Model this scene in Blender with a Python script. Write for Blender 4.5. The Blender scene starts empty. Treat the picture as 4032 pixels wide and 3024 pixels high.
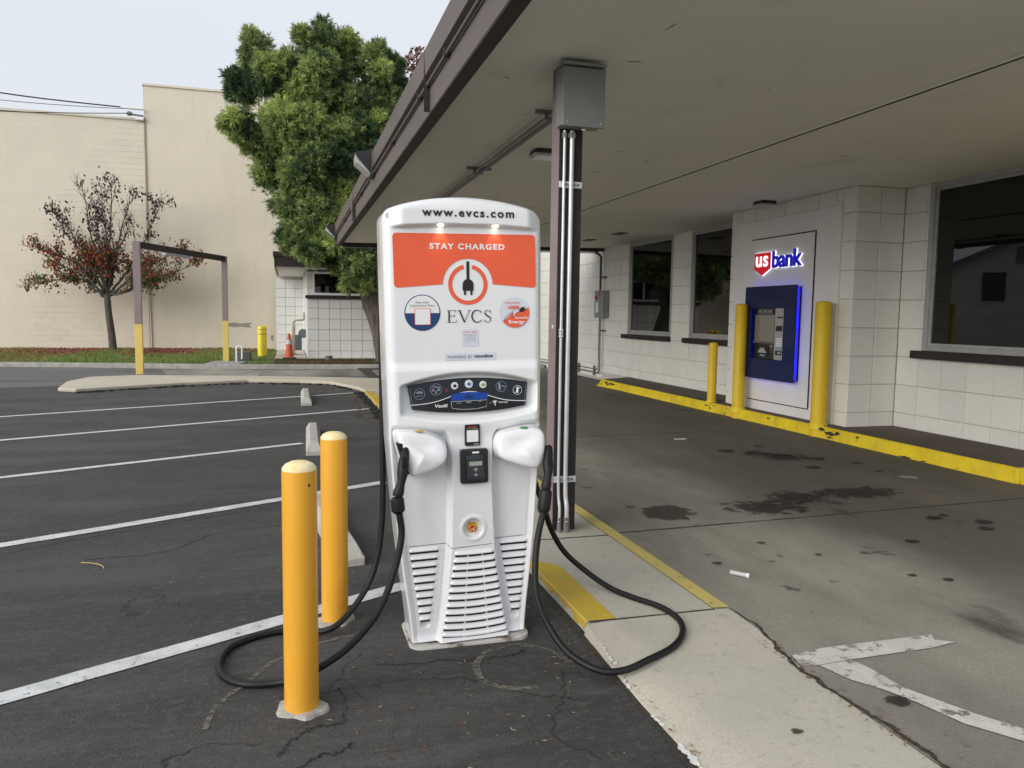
import bpy, math, random
import numpy as np
from mathutils import Vector, Matrix
random.seed(7); rng = np.random.default_rng(7)
S = bpy.context.scene
C = S.collection
PI = math.pi

# ---------------------------------------------------------------- camera
cam = bpy.data.objects.new('camera', bpy.data.cameras.new('camera')); C.objects.link(cam)
p_, r_, y_ = math.radians(5.08), math.radians(0.79), math.radians(16.15)
fw = Vector((math.sin(y_)*math.cos(p_), math.cos(y_)*math.cos(p_), -math.sin(p_)))
rt = Vector((math.cos(y_), -math.sin(y_), 0)); up = rt.cross(fw)
R_ = rt*math.cos(r_) + up*math.sin(r_); U_ = up*math.cos(r_) - rt*math.sin(r_)
cam.matrix_world = Matrix(((R_.x, U_.x, -fw.x, 0), (R_.y, U_.y, -fw.y, 0), (R_.z, U_.z, -fw.z, 1.5), (0, 0, 0, 1)))
cam.data.sensor_width = 36; cam.data.lens = 27.03; cam.data.clip_end = 2000
S.camera = cam

# ---------------------------------------------------------------- sky and sun (overcast)
W = bpy.data.worlds.new('World'); S.world = W; W.use_nodes = True
nt = W.node_tree; bg = nt.nodes['Background']
SUN_EL, SUN_AZ = 23, 240          # azimuth: degrees clockwise from +Y
sky = nt.nodes.new('ShaderNodeTexSky'); sky.sky_type = 'NISHITA'; sky.sun_disc = False
sky.sun_elevation = math.radians(SUN_EL); sky.sun_rotation = math.radians(SUN_AZ)
sky.air_density = 1.0; sky.dust_density = 6.0; sky.ozone_density = 1.0
ov = nt.nodes.new('ShaderNodeRGB'); ov.outputs[0].default_value = (7.35, 7.7, 8.25, 1)      # the cloud deck
mx = nt.nodes.new('ShaderNodeMixRGB'); mx.inputs[0].default_value = 0.9
nt.links.new(sky.outputs[0], mx.inputs[1]); tc_ = nt.nodes.new('ShaderNodeTexCoord'); no_ = nt.nodes.new('ShaderNodeTexNoise'); no_.inputs['Scale'].default_value = 1.6; no_.inputs['Detail'].default_value = 4
cm_ = nt.nodes.new('ShaderNodeValToRGB'); cm_.color_ramp.elements[0].position = .3; cm_.color_ramp.elements[1].position = .7
cm_.color_ramp.elements[0].color = (.955, .955, .965, 1); cm_.color_ramp.elements[1].color = (1.0, 1.0, 1.0, 1)
mu_ = nt.nodes.new('ShaderNodeMixRGB'); mu_.blend_type = 'MULTIPLY'; mu_.inputs[0].default_value = 1
nt.links.new(tc_.outputs['Generated'], no_.inputs[0]); nt.links.new(no_.outputs[0], cm_.inputs[0]); nt.links.new(ov.outputs[0], mu_.inputs[1]); nt.links.new(cm_.outputs[0], mu_.inputs[2]); nt.links.new(mu_.outputs[0], mx.inputs[2])
nt.links.new(mx.outputs[0], bg.inputs[0]); bg.inputs[1].default_value = 0.070
sl = bpy.data.lights.new('sun', 'SUN'); sl.energy = 1.5; sl.angle = math.radians(50); sl.color = (1, 0.965, 0.91)
so = bpy.data.objects.new('sun', sl); C.objects.link(so)
az, el = math.radians(SUN_AZ), math.radians(SUN_EL)
so.rotation_euler = Vector((math.sin(az)*math.cos(el), math.cos(az)*math.cos(el), math.sin(el))).to_track_quat('Z', 'Y').to_euler()
so.location = (0, 0, 30)
S.view_settings.view_transform = 'Standard'; S.view_settings.look = 'None'
S.view_settings.gamma = 1; S.view_settings.use_curve_mapping = False
S.view_settings.exposure = 0.74

# ---------------------------------------------------------------- helpers
class MB:
    def __init__(s): s.v = []; s.f = []
    def poly(s, pts):
        n = len(s.v); s.v += [tuple(p) for p in pts]; s.f.append(tuple(range(n, n+len(pts)))); return s
    def box(s, x0, x1, y0, y1, z0, z1):
        n = len(s.v)
        s.v += [(x, y, z) for z in (z0, z1) for y in (y0, y1) for x in (x0, x1)]
        s.f += [tuple(n+i for i in q) for q in ((0,2,3,1), (4,5,7,6), (0,1,5,4), (1,3,7,5), (3,2,6,7), (2,0,4,6))]
        return s
    def prism(s, pts, z0, z1, top_inset=0):
        # pts counter-clockwise (x, y)
        n = len(s.v); m = len(pts)
        s.v += [(p[0], p[1], z0) for p in pts] + [(p[0], p[1], z1) for p in pts]
        s.f.append(tuple(n+i for i in reversed(range(m)))); s.f.append(tuple(n+m+i for i in range(m)))
        s.f += [(n+i, n+(i+1) % m, n+m+(i+1) % m, n+m+i) for i in range(m)]
        return s
    def extr(s, pts, axis, a, b):
        # polygon of 2-tuples in the plane normal to axis, extruded from a to b
        def P(p, t): return {'x': (t, p[0], p[1]), 'y': (p[0], t, p[1]), 'z': (p[0], p[1], t)}[axis]
        n = len(s.v); m = len(pts)
        s.v += [P(p, a) for p in pts] + [P(p, b) for p in pts]
        s.f.append(tuple(n+i for i in reversed(range(m)))); s.f.append(tuple(n+m+i for i in range(m)))
        s.f += [(n+i, n+(i+1) % m, n+m+(i+1) % m, n+m+i) for i in range(m)]
        return s
    def lathe(s, prof, c=(0, 0, 0), n=32, axis='z', cap=True):
        b = len(s.v); k = len(prof)
        for i in range(n):
            a = 2*PI*i/n
            for r, h in prof:
                q = (r*math.cos(a), r*math.sin(a), h)
                if axis == 'y': q = (q[0], q[2], q[1])
                if axis == 'x': q = (q[2], q[0], q[1])
                s.v.append((c[0]+q[0], c[1]+q[1], c[2]+q[2]))
        for i in range(n):
            j = (i+1) % n
            for t in range(k-1): s.f.append((b+i*k+t, b+j*k+t, b+j*k+t+1, b+i*k+t+1))
        if cap:
            if prof[0][0] > 1e-6: s.f.append(tuple(b+i*k for i in reversed(range(n))))
            if prof[-1][0] > 1e-6: s.f.append(tuple(b+i*k+k-1 for i in range(n)))
        return s
    def tube(s, path, r, n=10, cap=True):
        P = [Vector(p) for p in path]; m = len(P)
        rr = r if isinstance(r, (list, tuple)) else [r]*m
        t = [(P[min(i+1, m-1)]-P[max(i-1, 0)]).normalized() for i in range(m)]
        nrm = t[0].orthogonal().normalized(); b = len(s.v)
        for i in range(m):
            nrm = (nrm - t[i]*nrm.dot(t[i]))
            nrm = nrm.normalized() if nrm.length > 1e-6 else t[i].orthogonal().normalized()
            bn = t[i].cross(nrm)
            for k in range(n):
                a = 2*PI*k/n; s.v.append(tuple(P[i] + (nrm*math.cos(a)+bn*math.sin(a))*rr[i]))
        for i in range(m-1):
            for k in range(n):
                l = (k+1) % n; s.f.append((b+i*n+k, b+i*n+l, b+(i+1)*n+l, b+(i+1)*n+k))
        if cap:
            s.f.append(tuple(b+k for k in reversed(range(n)))); s.f.append(tuple(b+(m-1)*n+k for k in range(n)))
        return s
    def build(s, name, m, parent=None, smooth=False, bevel=0, segs=2, kind=None, label=None, angle=35):
        me = bpy.data.meshes.new(name); me.from_pydata(s.v, [], s.f); me.validate(); me.update()
        return link(name, me, m, parent, smooth, bevel, segs, kind, label, angle)

def link(name, me, m, parent=None, smooth=False, bevel=0, segs=2, kind=None, label=None, angle=35):
    o = bpy.data.objects.new(name, me); C.objects.link(o)
    if m and not me.materials: me.materials.append(m)
    if smooth:
        for p in me.polygons: p.use_smooth = True
        try: me.set_sharp_from_angle(angle=math.radians(angle))
        except Exception: pass
    if bevel:
        b = o.modifiers.new('bevel', 'BEVEL'); b.width = bevel; b.segments = segs; b.limit_method = 'ANGLE'; b.angle_limit = math.radians(35)
        b.harden_normals = False
    if parent is not None: o.parent = parent
    if kind: o['kind'] = kind
    if label: o['label'] = label
    return o
def empty(name, loc=(0, 0, 0), rz=0):
    o = bpy.data.objects.new(name, None); C.objects.link(o); o.location = loc; o.rotation_euler = (0, 0, rz); o.empty_display_size = .1
    return o
def tag(o, label, cat, group=None):
    o['label'] = label; o['category'] = cat
    if group: o['group'] = group
    return o
def copy_tree(o, parent=None):
    c = o.copy(); C.objects.link(c)
    if parent is not None: c.parent = parent
    for ch in [x for x in list(C.objects) if x.parent == o]: copy_tree(ch, c)
    return c
def spline(pts, n=8):
    P = [Vector(p) for p in pts]; out = []
    for i in range(len(P)-1):
        a, b, c, d = P[max(i-1, 0)], P[i], P[i+1], P[min(i+2, len(P)-1)]
        for k in range(n):
            t = k/n
            out.append(.5*((2*b)+(c-a)*t+(2*a-5*b+4*c-d)*t*t+(3*b-a-3*c+d)*t**3))
    out.append(P[-1]); return out

def ss_(a, b, x): t = min(1, max(0, (x-a)/(b-a))); return t*t*(3-2*t)
# ---------------------------------------------------------------- materials
def mat(name, col, rough=.6, metal=0, var=0.0, vscale=4, bump=0.0, bscale=80, coat=0, spec=.5, col2=None, objrand=0.0,
        grain=0.0, gscale=300, stretch=(1, 1, 1), emit=None, estr=0, coord='Object', world=False, detail=6, thresh=None):
    m = bpy.data.materials.new(name); m.use_nodes = True; t = m.node_tree; b = t.nodes['Principled BSDF']
    b.inputs['Base Color'].default_value = (*col, 1); b.inputs['Roughness'].default_value = rough; b.inputs['Metallic'].default_value = metal
    b.inputs['Coat Weight'].default_value = coat; b.inputs['Specular IOR Level'].default_value = spec
    if emit: b.inputs['Emission Color'].default_value = (*emit, 1); b.inputs['Emission Strength'].default_value = estr
    N, L = t.nodes.new, t.links.new
    if world: g = N('ShaderNodeNewGeometry').outputs['Position']
    else: g = N('ShaderNodeTexCoord').outputs[coord]
    mp = N('ShaderNodeMapping'); mp.inputs['Scale'].default_value = stretch; L(g, mp.inputs[0]); g = mp.outputs[0]
    cur = None
    if var or col2:
        n = N('ShaderNodeTexNoise'); n.inputs['Scale'].default_value = vscale; n.inputs['Detail'].default_value = detail; n.inputs['Roughness'].default_value = .62; L(g, n.inputs[0])
        cr = N('ShaderNodeValToRGB'); L(n.outputs[0], cr.inputs[0])
        lo, hi = (thresh if thresh else (.32, .68))
        cr.color_ramp.elements[0].position = lo; cr.color_ramp.elements[1].position = hi
        c2 = col2 if col2 else tuple(c*(1-var) for c in col)
        c1 = col if col2 else tuple(min(1, c*(1+var*.6)) for c in col)
        cr.color_ramp.elements[0].color = (*c2, 1); cr.color_ramp.elements[1].color = (*c1, 1)
        cur = cr.outputs[0]
    if grain:
        n = N('ShaderNodeTexNoise'); n.inputs['Scale'].default_value = gscale; n.inputs['Detail'].default_value = 3; L(g, n.inputs[0])
        mr = N('ShaderNodeMapRange'); mr.inputs[1].default_value = .3; mr.inputs[2].default_value = .7; mr.inputs[3].default_value = 1-grain; mr.inputs[4].default_value = 1+grain; L(n.outputs[0], mr.inputs[0])
        mm = N('ShaderNodeMixRGB'); mm.blend_type = 'MULTIPLY'; mm.inputs[0].default_value = 1
        if cur: L(cur, mm.inputs[1])
        else: mm.inputs[1].default_value = (*col, 1)
        L(mr.outputs[0], mm.inputs[2]); cur = mm.outputs[0]
    if objrand:
        oi = N('ShaderNodeObjectInfo'); mr = N('ShaderNodeMapRange'); mr.inputs[3].default_value = 1-objrand; mr.inputs[4].default_value = 1+objrand*.6; L(oi.outputs['Random'], mr.inputs[0])
        mm = N('ShaderNodeMixRGB'); mm.blend_type = 'MULTIPLY'; mm.inputs[0].default_value = 1
        if cur: L(cur, mm.inputs[1])
        else: mm.inputs[1].default_value = (*col, 1)
        L(mr.outputs[0], mm.inputs[2]); cur = mm.outputs[0]
    if cur: L(cur, b.inputs['Base Color'])
    if bump:
        n = N('ShaderNodeTexNoise'); n.inputs['Scale'].default_value = bscale; n.inputs['Detail'].default_value = 5; L(g, n.inputs[0])
        bp = N('ShaderNodeBump'); bp.inputs['Strength'].default_value = bump; bp.inputs['Distance'].default_value = .01; L(n.outputs[0], bp.inputs['Height']); L(bp.outputs[0], b.inputs['Normal'])
    return m
def overlay(m, col, scale, lo, hi, stretch=(1, 1, 1), amount=1.0, world=True, kind='noise', width=.02, off=(0, 0, 0), detail=5):
    """one more layer (stains, wear or cracks) mixed over the base colour of material m"""
    t = m.node_tree; b = t.nodes['Principled BSDF']; N, L = t.nodes.new, t.links.new
    g = N('ShaderNodeNewGeometry').outputs['Position'] if world else N('ShaderNodeTexCoord').outputs['Object']
    mp = N('ShaderNodeMapping'); mp.inputs['Scale'].default_value = stretch; mp.inputs['Location'].default_value = off; L(g, mp.inputs[0]); g = mp.outputs[0]
    if kind == 'noise':
        n = N('ShaderNodeTexNoise'); n.inputs['Scale'].default_value = scale; n.inputs['Detail'].default_value = detail; n.inputs['Roughness'].default_value = .6; L(g, n.inputs[0]); v = n.outputs[0]
    else:      # cracks: warped voronoi edges broken up by noise
        w = N('ShaderNodeTexNoise'); w.inputs['Scale'].default_value = scale*2.5; w.inputs['Detail'].default_value = 6; L(g, w.inputs[0])
        ad = N('ShaderNodeMixRGB'); ad.blend_type = 'ADD'; ad.inputs[0].default_value = .35/scale; L(g, ad.inputs[1]); L(w.outputs['Color'], ad.inputs[2])
        vo = N('ShaderNodeTexVoronoi'); vo.feature = 'DISTANCE_TO_EDGE'; vo.inputs['Scale'].default_value = scale; L(ad.outputs[0], vo.inputs[0])
        w2 = N('ShaderNodeTexNoise'); w2.inputs['Scale'].default_value = scale*.8; L(g, w2.inputs[0])
        th = N('ShaderNodeMapRange'); th.inputs[1].default_value = .5; th.inputs[2].default_value = .62; th.inputs[3].default_value = 0; th.inputs[4].default_value = width; L(w2.outputs[0], th.inputs[0])
        lt = N('ShaderNodeMath'); lt.operation = 'LESS_THAN'; L(vo.outputs[0], lt.inputs[0]); L(th.outputs[0], lt.inputs[1]); v = lt.outputs[0]
        lo, hi = .3, .7
    mr = N('ShaderNodeMapRange'); mr.inputs[1].default_value = lo; mr.inputs[2].default_value = hi; mr.inputs[3].default_value = 0; mr.inputs[4].default_value = amount; L(v, mr.inputs[0])
    mm = N('ShaderNodeMixRGB'); L(mr.outputs[0], mm.inputs[0]); mm.inputs[2].default_value = (*col, 1)
    src = b.inputs['Base Color']
    if src.is_linked: L(src.links[0].from_socket, mm.inputs[1])
    else: mm.inputs[1].default_value = src.default_value
    L(mm.outputs[0], src); return m

M = {}
M['asphalt'] = mat('asphalt', (.062, .061, .0585), .92, col2=(.038, .0375, .0362), vscale=1.1, bump=.9, bscale=140, grain=.42, gscale=160, world=True, stretch=(.6, 1.2, 1), detail=9)
overlay(M['asphalt'], (.10, .098, .092), .55, .46, .72, (.8, 2.6, 1), .7)
overlay(M['asphalt'], (.12, .117, .11), 1.7, .56, .74, (.5, 2.4, 1), .5, off=(9, 3, 0))
overlay(M['asphalt'], (.028, .028, .029), 1.6, .6, .75, (.5, 1.6, 1), .55, off=(3, 1, 0))
overlay(M['asphalt'], (.095, .093, .088), 7, .5, .72, (.7, 1.8, 1), .38, off=(1, 7, 0))
overlay(M['asphalt'], (.03, .03, .03), 13, .55, .72, (.8, 1.6, 1), .4, off=(4, 2, 0))
overlay(M['asphalt'], (.105, .103, .098), 24, .5, .66, (.8, 1.3, 1), .5, off=(2, 5, 0))
overlay(M['asphalt'], (.022, .022, .022), 40, .56, .68, amount=.5, off=(6, 5, 0))
overlay(M['asphalt'], (.17, .165, .15), 55, .66, .74, (1, 1, 1), .7)
overlay(M['asphalt'], (.024, .024, .024), .42, 0, 0, kind='crack', width=.0028, off=(1.3, 5.1, 0))
M['old_asphalt'] = mat('old asphalt', (.15, .148, .14), .95, col2=(.105, .103, .1), vscale=.6, grain=.2, gscale=90, world=True, bump=.4, bscale=150, stretch=(.4, 1.4, 1))
M['island'] = mat('island concrete', (.53, .495, .41), .9, col2=(.44, .415, .35), vscale=1.5, grain=.13, gscale=130, world=True, bump=.25, bscale=180)
overlay(M['island'], (.25, .235, .2), 7, .62, .76, amount=.6)
overlay(M['island'], (.3, .28, .24), 22, .57, .72, amount=.6)
overlay(M['island'], (.14, .12, .1), 42, .7, .74, amount=.7)
overlay(M['island'], (.27, .26, .235), 1.3, .56, .8, amount=.55, off=(4, 2, 0))
M['island_cream'] = mat('cream concrete', (.56, .5, .4), .9, col2=(.47, .43, .35), vscale=.8, grain=.1, gscale=60, world=True)
M['lane'] = mat('lane concrete', (.40, .37, .305), .85, col2=(.21, .192, .16), vscale=.7, grain=.16, gscale=140, world=True, bump=.25, bscale=160, stretch=(1, .55, 1), detail=9)
overlay(M['lane'], (.075, .068, .058), .42, .40, .66, (1.2, .32, 1), .85, off=(7.3, 2, 0))
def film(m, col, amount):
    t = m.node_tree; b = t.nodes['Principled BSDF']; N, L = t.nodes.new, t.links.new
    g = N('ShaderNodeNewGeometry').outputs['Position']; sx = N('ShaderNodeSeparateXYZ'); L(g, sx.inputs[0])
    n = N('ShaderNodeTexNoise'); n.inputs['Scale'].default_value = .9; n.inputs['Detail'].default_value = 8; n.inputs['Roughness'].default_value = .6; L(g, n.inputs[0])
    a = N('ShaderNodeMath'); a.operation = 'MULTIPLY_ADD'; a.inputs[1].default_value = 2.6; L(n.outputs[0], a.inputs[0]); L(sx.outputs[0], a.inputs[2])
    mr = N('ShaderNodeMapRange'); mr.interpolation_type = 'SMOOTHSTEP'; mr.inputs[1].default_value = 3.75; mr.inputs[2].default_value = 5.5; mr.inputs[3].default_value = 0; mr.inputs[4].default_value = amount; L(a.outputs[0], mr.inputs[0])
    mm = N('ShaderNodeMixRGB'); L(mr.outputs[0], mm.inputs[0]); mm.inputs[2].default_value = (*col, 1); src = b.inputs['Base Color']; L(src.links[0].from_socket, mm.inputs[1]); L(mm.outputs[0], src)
film(M['lane'], (.085, .077, .064), .72)        # canopy shade painted in with tyre grime, darker towards the bank wall
overlay(M['lane'], (.21, .165, .115), .8, .56, .75, (1.2, .6, 1), .45, off=(2, 9, 0))
overlay(M['lane'], (.036, .034, .031), 4.5, .66, .73, amount=.85, off=(5, 0, 0), detail=3)
overlay(M['lane'], (.03, .028, .026), 1.0, .63, .72, (1.6, .8, 1), amount=.75, off=(11.3, 4, 0), detail=8)
overlay(M['lane'], (.4, .385, .35), 26, .74, .79, amount=.6)
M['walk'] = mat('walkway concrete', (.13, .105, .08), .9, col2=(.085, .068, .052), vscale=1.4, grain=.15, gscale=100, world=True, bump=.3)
M['kerb_grey'] = mat('kerb concrete', (.34, .33, .3), .9, var=.25, vscale=6, grain=.15, gscale=90, world=True, bump=.4, bscale=60)
M['kerb_yellow'] = mat('yellow kerb paint', (.62, .43, .035), .7, col2=(.5, .36, .06), vscale=5, world=True, bump=.35, bscale=40)
overlay(M['kerb_yellow'], (.33, .3, .22), 7, .56, .66, (1, .6, 1), .75, detail=8)
M['kerb_yellow2'] = mat('canopy kerb paint', (.86, .66, .02), .55, col2=(.74, .55, .02), vscale=3, world=True, bump=.5, bscale=30)
overlay(M['kerb_yellow2'], (.42, .3, .04), 2.2, .5, .72, amount=.55, detail=9)
overlay(M['kerb_yellow2'], (.12, .1, .05), 7, .62, .69, amount=.8, detail=9)
overlay(M['kerb_yellow2'], (.2, .16, .06), 5, .58, .74, (1, 1.5, .3), .6, off=(0, 3, 1))
M['line_yellow'] = mat('yellow line paint', (.62, .5, .13), .75, col2=(.5, .42, .16), vscale=6, world=True, grain=.1, gscale=150)
overlay(M['line_yellow'], (.3, .28, .22), 14, .64, .7, amount=.5, detail=7)
M['line_white'] = mat('white line paint', (.72, .73, .73), .75, col2=(.5, .51, .51), vscale=9, world=True, grain=.2, gscale=190, bump=.4, bscale=220)
overlay(M['line_white'], (.2, .2, .2), 22, .66, .72, amount=.7, detail=8)
M['arm_white'] = mat('worn arrow paint', (.66, .65, .6), .8, col2=(.52, .5, .45), vscale=8, world=True, grain=.15, gscale=120)
overlay(M['arm_white'], (.2, .185, .16), 7, .62, .68, amount=.8, detail=8, off=(2, 1, 0))
M['white_patch'] = mat('spilled white paint', (.7, .7, .68), .8, var=.2, vscale=20, world=True)
M['soil'] = mat('joint dirt', (.05, .043, .035), 1, var=.4, vscale=30, world=True, bump=.6)
M['bollard'] = mat('amber bollard paint', (.80, .40, .035), .42, col2=(.76, .37, .032), vscale=2.2, bump=.06, bscale=60, spec=.4, coat=.12)
overlay(M['bollard'], (.66, .30, .03), 5, .5, .7, (1, 1, .25), .5, world=False)
overlay(M['bollard'], (.9, .56, .16), 3.5, .6, .8, (1, 1, .4), .5, world=False, off=(2, 0, 3))
overlay(M['bollard'], (.3, .13, .03), 34, .735, .77, amount=.8, world=False)
overlay(M['bollard'], (.35, .2, .06), 11, .69, .74, (1, 1, .35), .6, world=False, off=(0, 4, 0))
M['bollard_cap'] = mat('worn bollard top', (.86, .79, .56), .6, col2=(.82, .62, .26), vscale=18, bump=.4, bscale=40)
M['mortar_collar'] = mat('mortar collar', (.42, .4, .36), .95, var=.35, vscale=16, bump=.8, bscale=60, world=True)
M['bollard_dark'] = mat('mustard bollard paint', (.82, .57, .015), .5, col2=(.74, .5, .02), vscale=6, stretch=(1, 1, .3), bump=.1)
overlay(M['bollard_dark'], (.35, .2, .03), 7, .64, .72, (1, 1, .35), .7, world=True)
M['bollard_lemon'] = mat('lemon bollard paint', (.85, .68, .04), .5, var=.08)
M['band'] = mat('bollard band', (.55, .38, .05), .5)
M['plastic'] = mat('white gloss shell', (.80, .81, .825), .23, coat=.5, spec=.5, var=.012, vscale=2)
M['plastic'].node_tree.nodes['Principled BSDF'].inputs['Coat Roughness'].default_value = .06
M['dark_slot'] = mat('slot dark', (.012, .01, .012), .8)
M['orange'] = mat('orange vinyl', (.83, .12, .045), .38, var=.03, vscale=3)
M['vinyl_white'] = mat('white vinyl', (.8, .81, .82), .4)
M['sticker_grey'] = mat('pale sticker', (.66, .69, .76), .35)
M['ink'] = mat('black ink', (.012, .011, .015), .4)
M['ink_soft'] = mat('grey ink', (.13, .13, .15), .5)
M['navy'] = mat('navy vinyl', (.014, .05, .16), .35)
M['panel_black'] = mat('screen bezel', (.011, .013, .018), .12, coat=.5)
M['panel_slate'] = mat('control panel slate', (.02, .025, .034), .2, coat=.4)
M['lcd_blue'] = mat('blue display', (.008, .05, .27), .2, emit=(.015, .09, .5), estr=.07)
M['white_ink'] = mat('white print', (.8, .8, .8), .4)
M['icon_ink'] = mat('silver print', (.25, .3, .38), .4)
M['btn_white'] = mat('button ring', (.72, .73, .72), .3)
M['btn_blue'] = mat('blue button', (.01, .19, .66), .3); M['btn_green'] = mat('green button', (.12, .45, .03), .3); M['btn_black'] = mat('black button', (.015, .015, .015), .3)
M['rubber'] = mat('cable rubber', (.009, .009, .0095), .5, spec=.35, var=.3, vscale=20, bump=.1, bscale=80)
M['conn'] = mat('connector plastic', (.010, .0102, .011), .5, spec=.35, bump=.15, bscale=300)
M['reader'] = mat('reader plastic', (.013, .013, .014), .3, coat=.2)
M['lcd_grey'] = mat('reader display', (.33, .36, .32), .3)
M['red'] = mat('red plastic', (.55, .015, .018), .3); M['yellow_ring'] = mat('yellow ring', (.62, .43, .04), .5)
M['lamp_on'] = mat('lit lamp', (1, .95, .8), .3, emit=(1, .9, .66), estr=4)
M['base_plate'] = mat('rusty base plate', (.55, .53, .5), .8, col2=(.16, .12, .09), vscale=9, thresh=(.38, .5), bump=.4, world=True)
M['steel'] = mat('galvanised pipe', (.72, .75, .77), .36, metal=.45, var=.12, vscale=9)
M['steel_dark'] = mat('weathered strut', (.24, .245, .25), .5, metal=.6, var=.2, vscale=8)
M['box_grey'] = mat('grey enclosure paint', (.26, .285, .275), .55, var=.08, vscale=5, bump=.05)
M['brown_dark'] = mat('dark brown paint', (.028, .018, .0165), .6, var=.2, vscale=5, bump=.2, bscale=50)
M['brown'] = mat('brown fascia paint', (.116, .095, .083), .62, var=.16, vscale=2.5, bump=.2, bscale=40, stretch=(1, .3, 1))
M['brown_mauve'] = mat('mauve brown paint', (.26, .2, .2), .55, var=.12, vscale=4)
M['soffit'] = mat('soffit stucco', (.84, .82, .73), .95, var=.05, vscale=.7, grain=.05, gscale=60, bump=.55, bscale=90, world=True)
overlay(M['soffit'], (.68, .655, .57), .5, .5, .75, (1, .35, 1), .7)
overlay(M['soffit'], (.58, .55, .47), 1.6, .6, .78, (1, .6, 1), .5, off=(3, 8, 0))
overlay(M['soffit'], (.4, .37, .31), 2.6, .74, .78, amount=.5)
M['block'] = mat('painted block', (.83, .815, .76), .8, var=.035, vscale=3, objrand=.045, bump=.35, bscale=70, grain=.025, gscale=90, world=True)
overlay(M['block'], (.36, .34, .3), 34, .69, .76, (1, 1, 1), .5)
overlay(M['block'], (.6, .57, .5), .9, .6, .82, (1, 1, .5), .35)
M['mortar'] = mat('painted joint', (.56, .55, .5), .9, var=.15, vscale=10, world=True)
M['block_white'] = mat('white painted block', (.72, .72, .70), .8, var=.03, vscale=3, objrand=.035, bump=.35, bscale=60, world=True)
M['cream'] = mat('cream stucco', (.76, .70, .565), .9, var=.045, vscale=.9, grain=.03, gscale=14, bump=.3, bscale=24, world=True)
for mm_ in ('cream',):
    overlay(M[mm_], (.64, .58, .46), .35, .5, .72, (1, 1, .35), .5)
    overlay(M[mm_], (.42, .38, .29), 2.4, .66, .78, (1, 1, .6), .5, off=(3, 0, 1))
    overlay(M[mm_], (.36, .33, .26), 8, .69, .74, (1, 1, .8), .5, off=(5, 0, 2))
    overlay(M[mm_], (.62, .565, .44), 3.0, .52, .75, (1, 1, .08), .45, off=(1, 0, 4))
M['cream_block'] = mat('cream painted block', (.76, .70, .57), .9, var=.04, vscale=1.2, objrand=.035, bump=.3, bscale=30, world=True)
overlay(M['cream_block'], (.66, .6, .48), .4, .52, .75, (1, 1, .4), .4)
M['cream_joint'] = mat('cream joint', (.69, .635, .51), .95)
M['panel'] = mat('white panel', (.82, .81, .79), .7, var=.05, vscale=2, world=True, bump=.15)
overlay(M['panel'], (.4, .39, .36), 3.2, .62, .8, (1, 1, 1), .3)
M['navy_metal'] = mat('navy kiosk metal', (.007, .016, .085), .5, spec=.3, var=.1, vscale=5, coat=.1)
M['blue_glow'] = mat('blue light strip', (.0, .0, .6), .4, emit=(.012, .012, 1), estr=1.05)
M['sign_white'] = mat('lit white letter', (1, 1, 1), .4, emit=(1, .98, 1), estr=.6)
M['sign_red'] = mat('red sign face', (.42, .004, .015), .4, emit=(.42, .004, .02), estr=.45)
M['sign_blue'] = mat('blue sign face', (.003, .004, .28), .4, emit=(.003, .004, .3), estr=.5)
M['silver'] = mat('silver panel', (.42, .43, .44), .4, metal=.3)
M['alu'] = mat('aluminium frame', (.46, .47, .46), .45, metal=.35, var=.1, vscale=6)
M['glass'] = mat('dark window glass', (.004, .0045, .004), .015, spec=.5)
M['glass'].node_tree.nodes['Principled BSDF'].inputs['IOR'].default_value = 1.55
M['lens'] = mat('prismatic lens', (.45, .48, .5), .15, bump=.6, bscale=160, coat=.5)
M['bronze'] = mat('bronze housing', (.022, .019, .018), .5)
M['wheelstop'] = mat('wheel stop concrete', (.45, .44, .4), .9, var=.16, vscale=7, grain=.12, gscale=80, bump=.5, bscale=60)
M['bark'] = mat('bark', (.17, .14, .115), .95, col2=(.06, .048, .04), vscale=7, bump=1, bscale=16, stretch=(1, 1, .2))
M['bark_young'] = mat('young bark', (.115, .1, .085), .9, col2=(.055, .046, .042), vscale=10, stretch=(1, 1, .4), bump=.5, bscale=40)
M['terracotta'] = mat('cone orange', (.62, .12, .05), .6, var=.25, vscale=12)
M['cone_base'] = mat('cone base rubber', (.03, .028, .027), .8)
M['reflect'] = mat('cone collar', (.6, .56, .53), .5, var=.2, vscale=20)
M['rust'] = mat('rusty pipe', (.3, .19, .13), .8, col2=(.38, .35, .3), vscale=12)
M['meter'] = mat('meter grey', (.13, .155, .17), .55, var=.15, vscale=12)
M['utility'] = mat('utility box', (.1, .115, .105), .7, var=.2)
M['grass_soil'] = mat('verge soil', (.1, .1, .045), 1, col2=(.11, .08, .055), vscale=1.4, world=True, bump=.6)
M['wire'] = mat('wire', (.03, .03, .035), .6)
M['siding'] = mat('house siding', (.74, .71, .66), .8, var=.1)
M['roofing'] = mat('house roofing', (.16, .2, .25), .8)
M['clear_tube'] = mat('frosted tube', (.5, .52, .5), .25, coat=.3)
M['paper'] = mat('paper scrap', (.68, .68, .64), .9)
M['patch_light'] = mat('peeled stucco', (.74, .68, .55), .95); M['patch_grey'] = mat('bare cement', (.36, .34, .3), .95, var=.2, vscale=6, world=True)
M['twig'] = mat('dry twig', (.5, .36, .16), .8)

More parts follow.
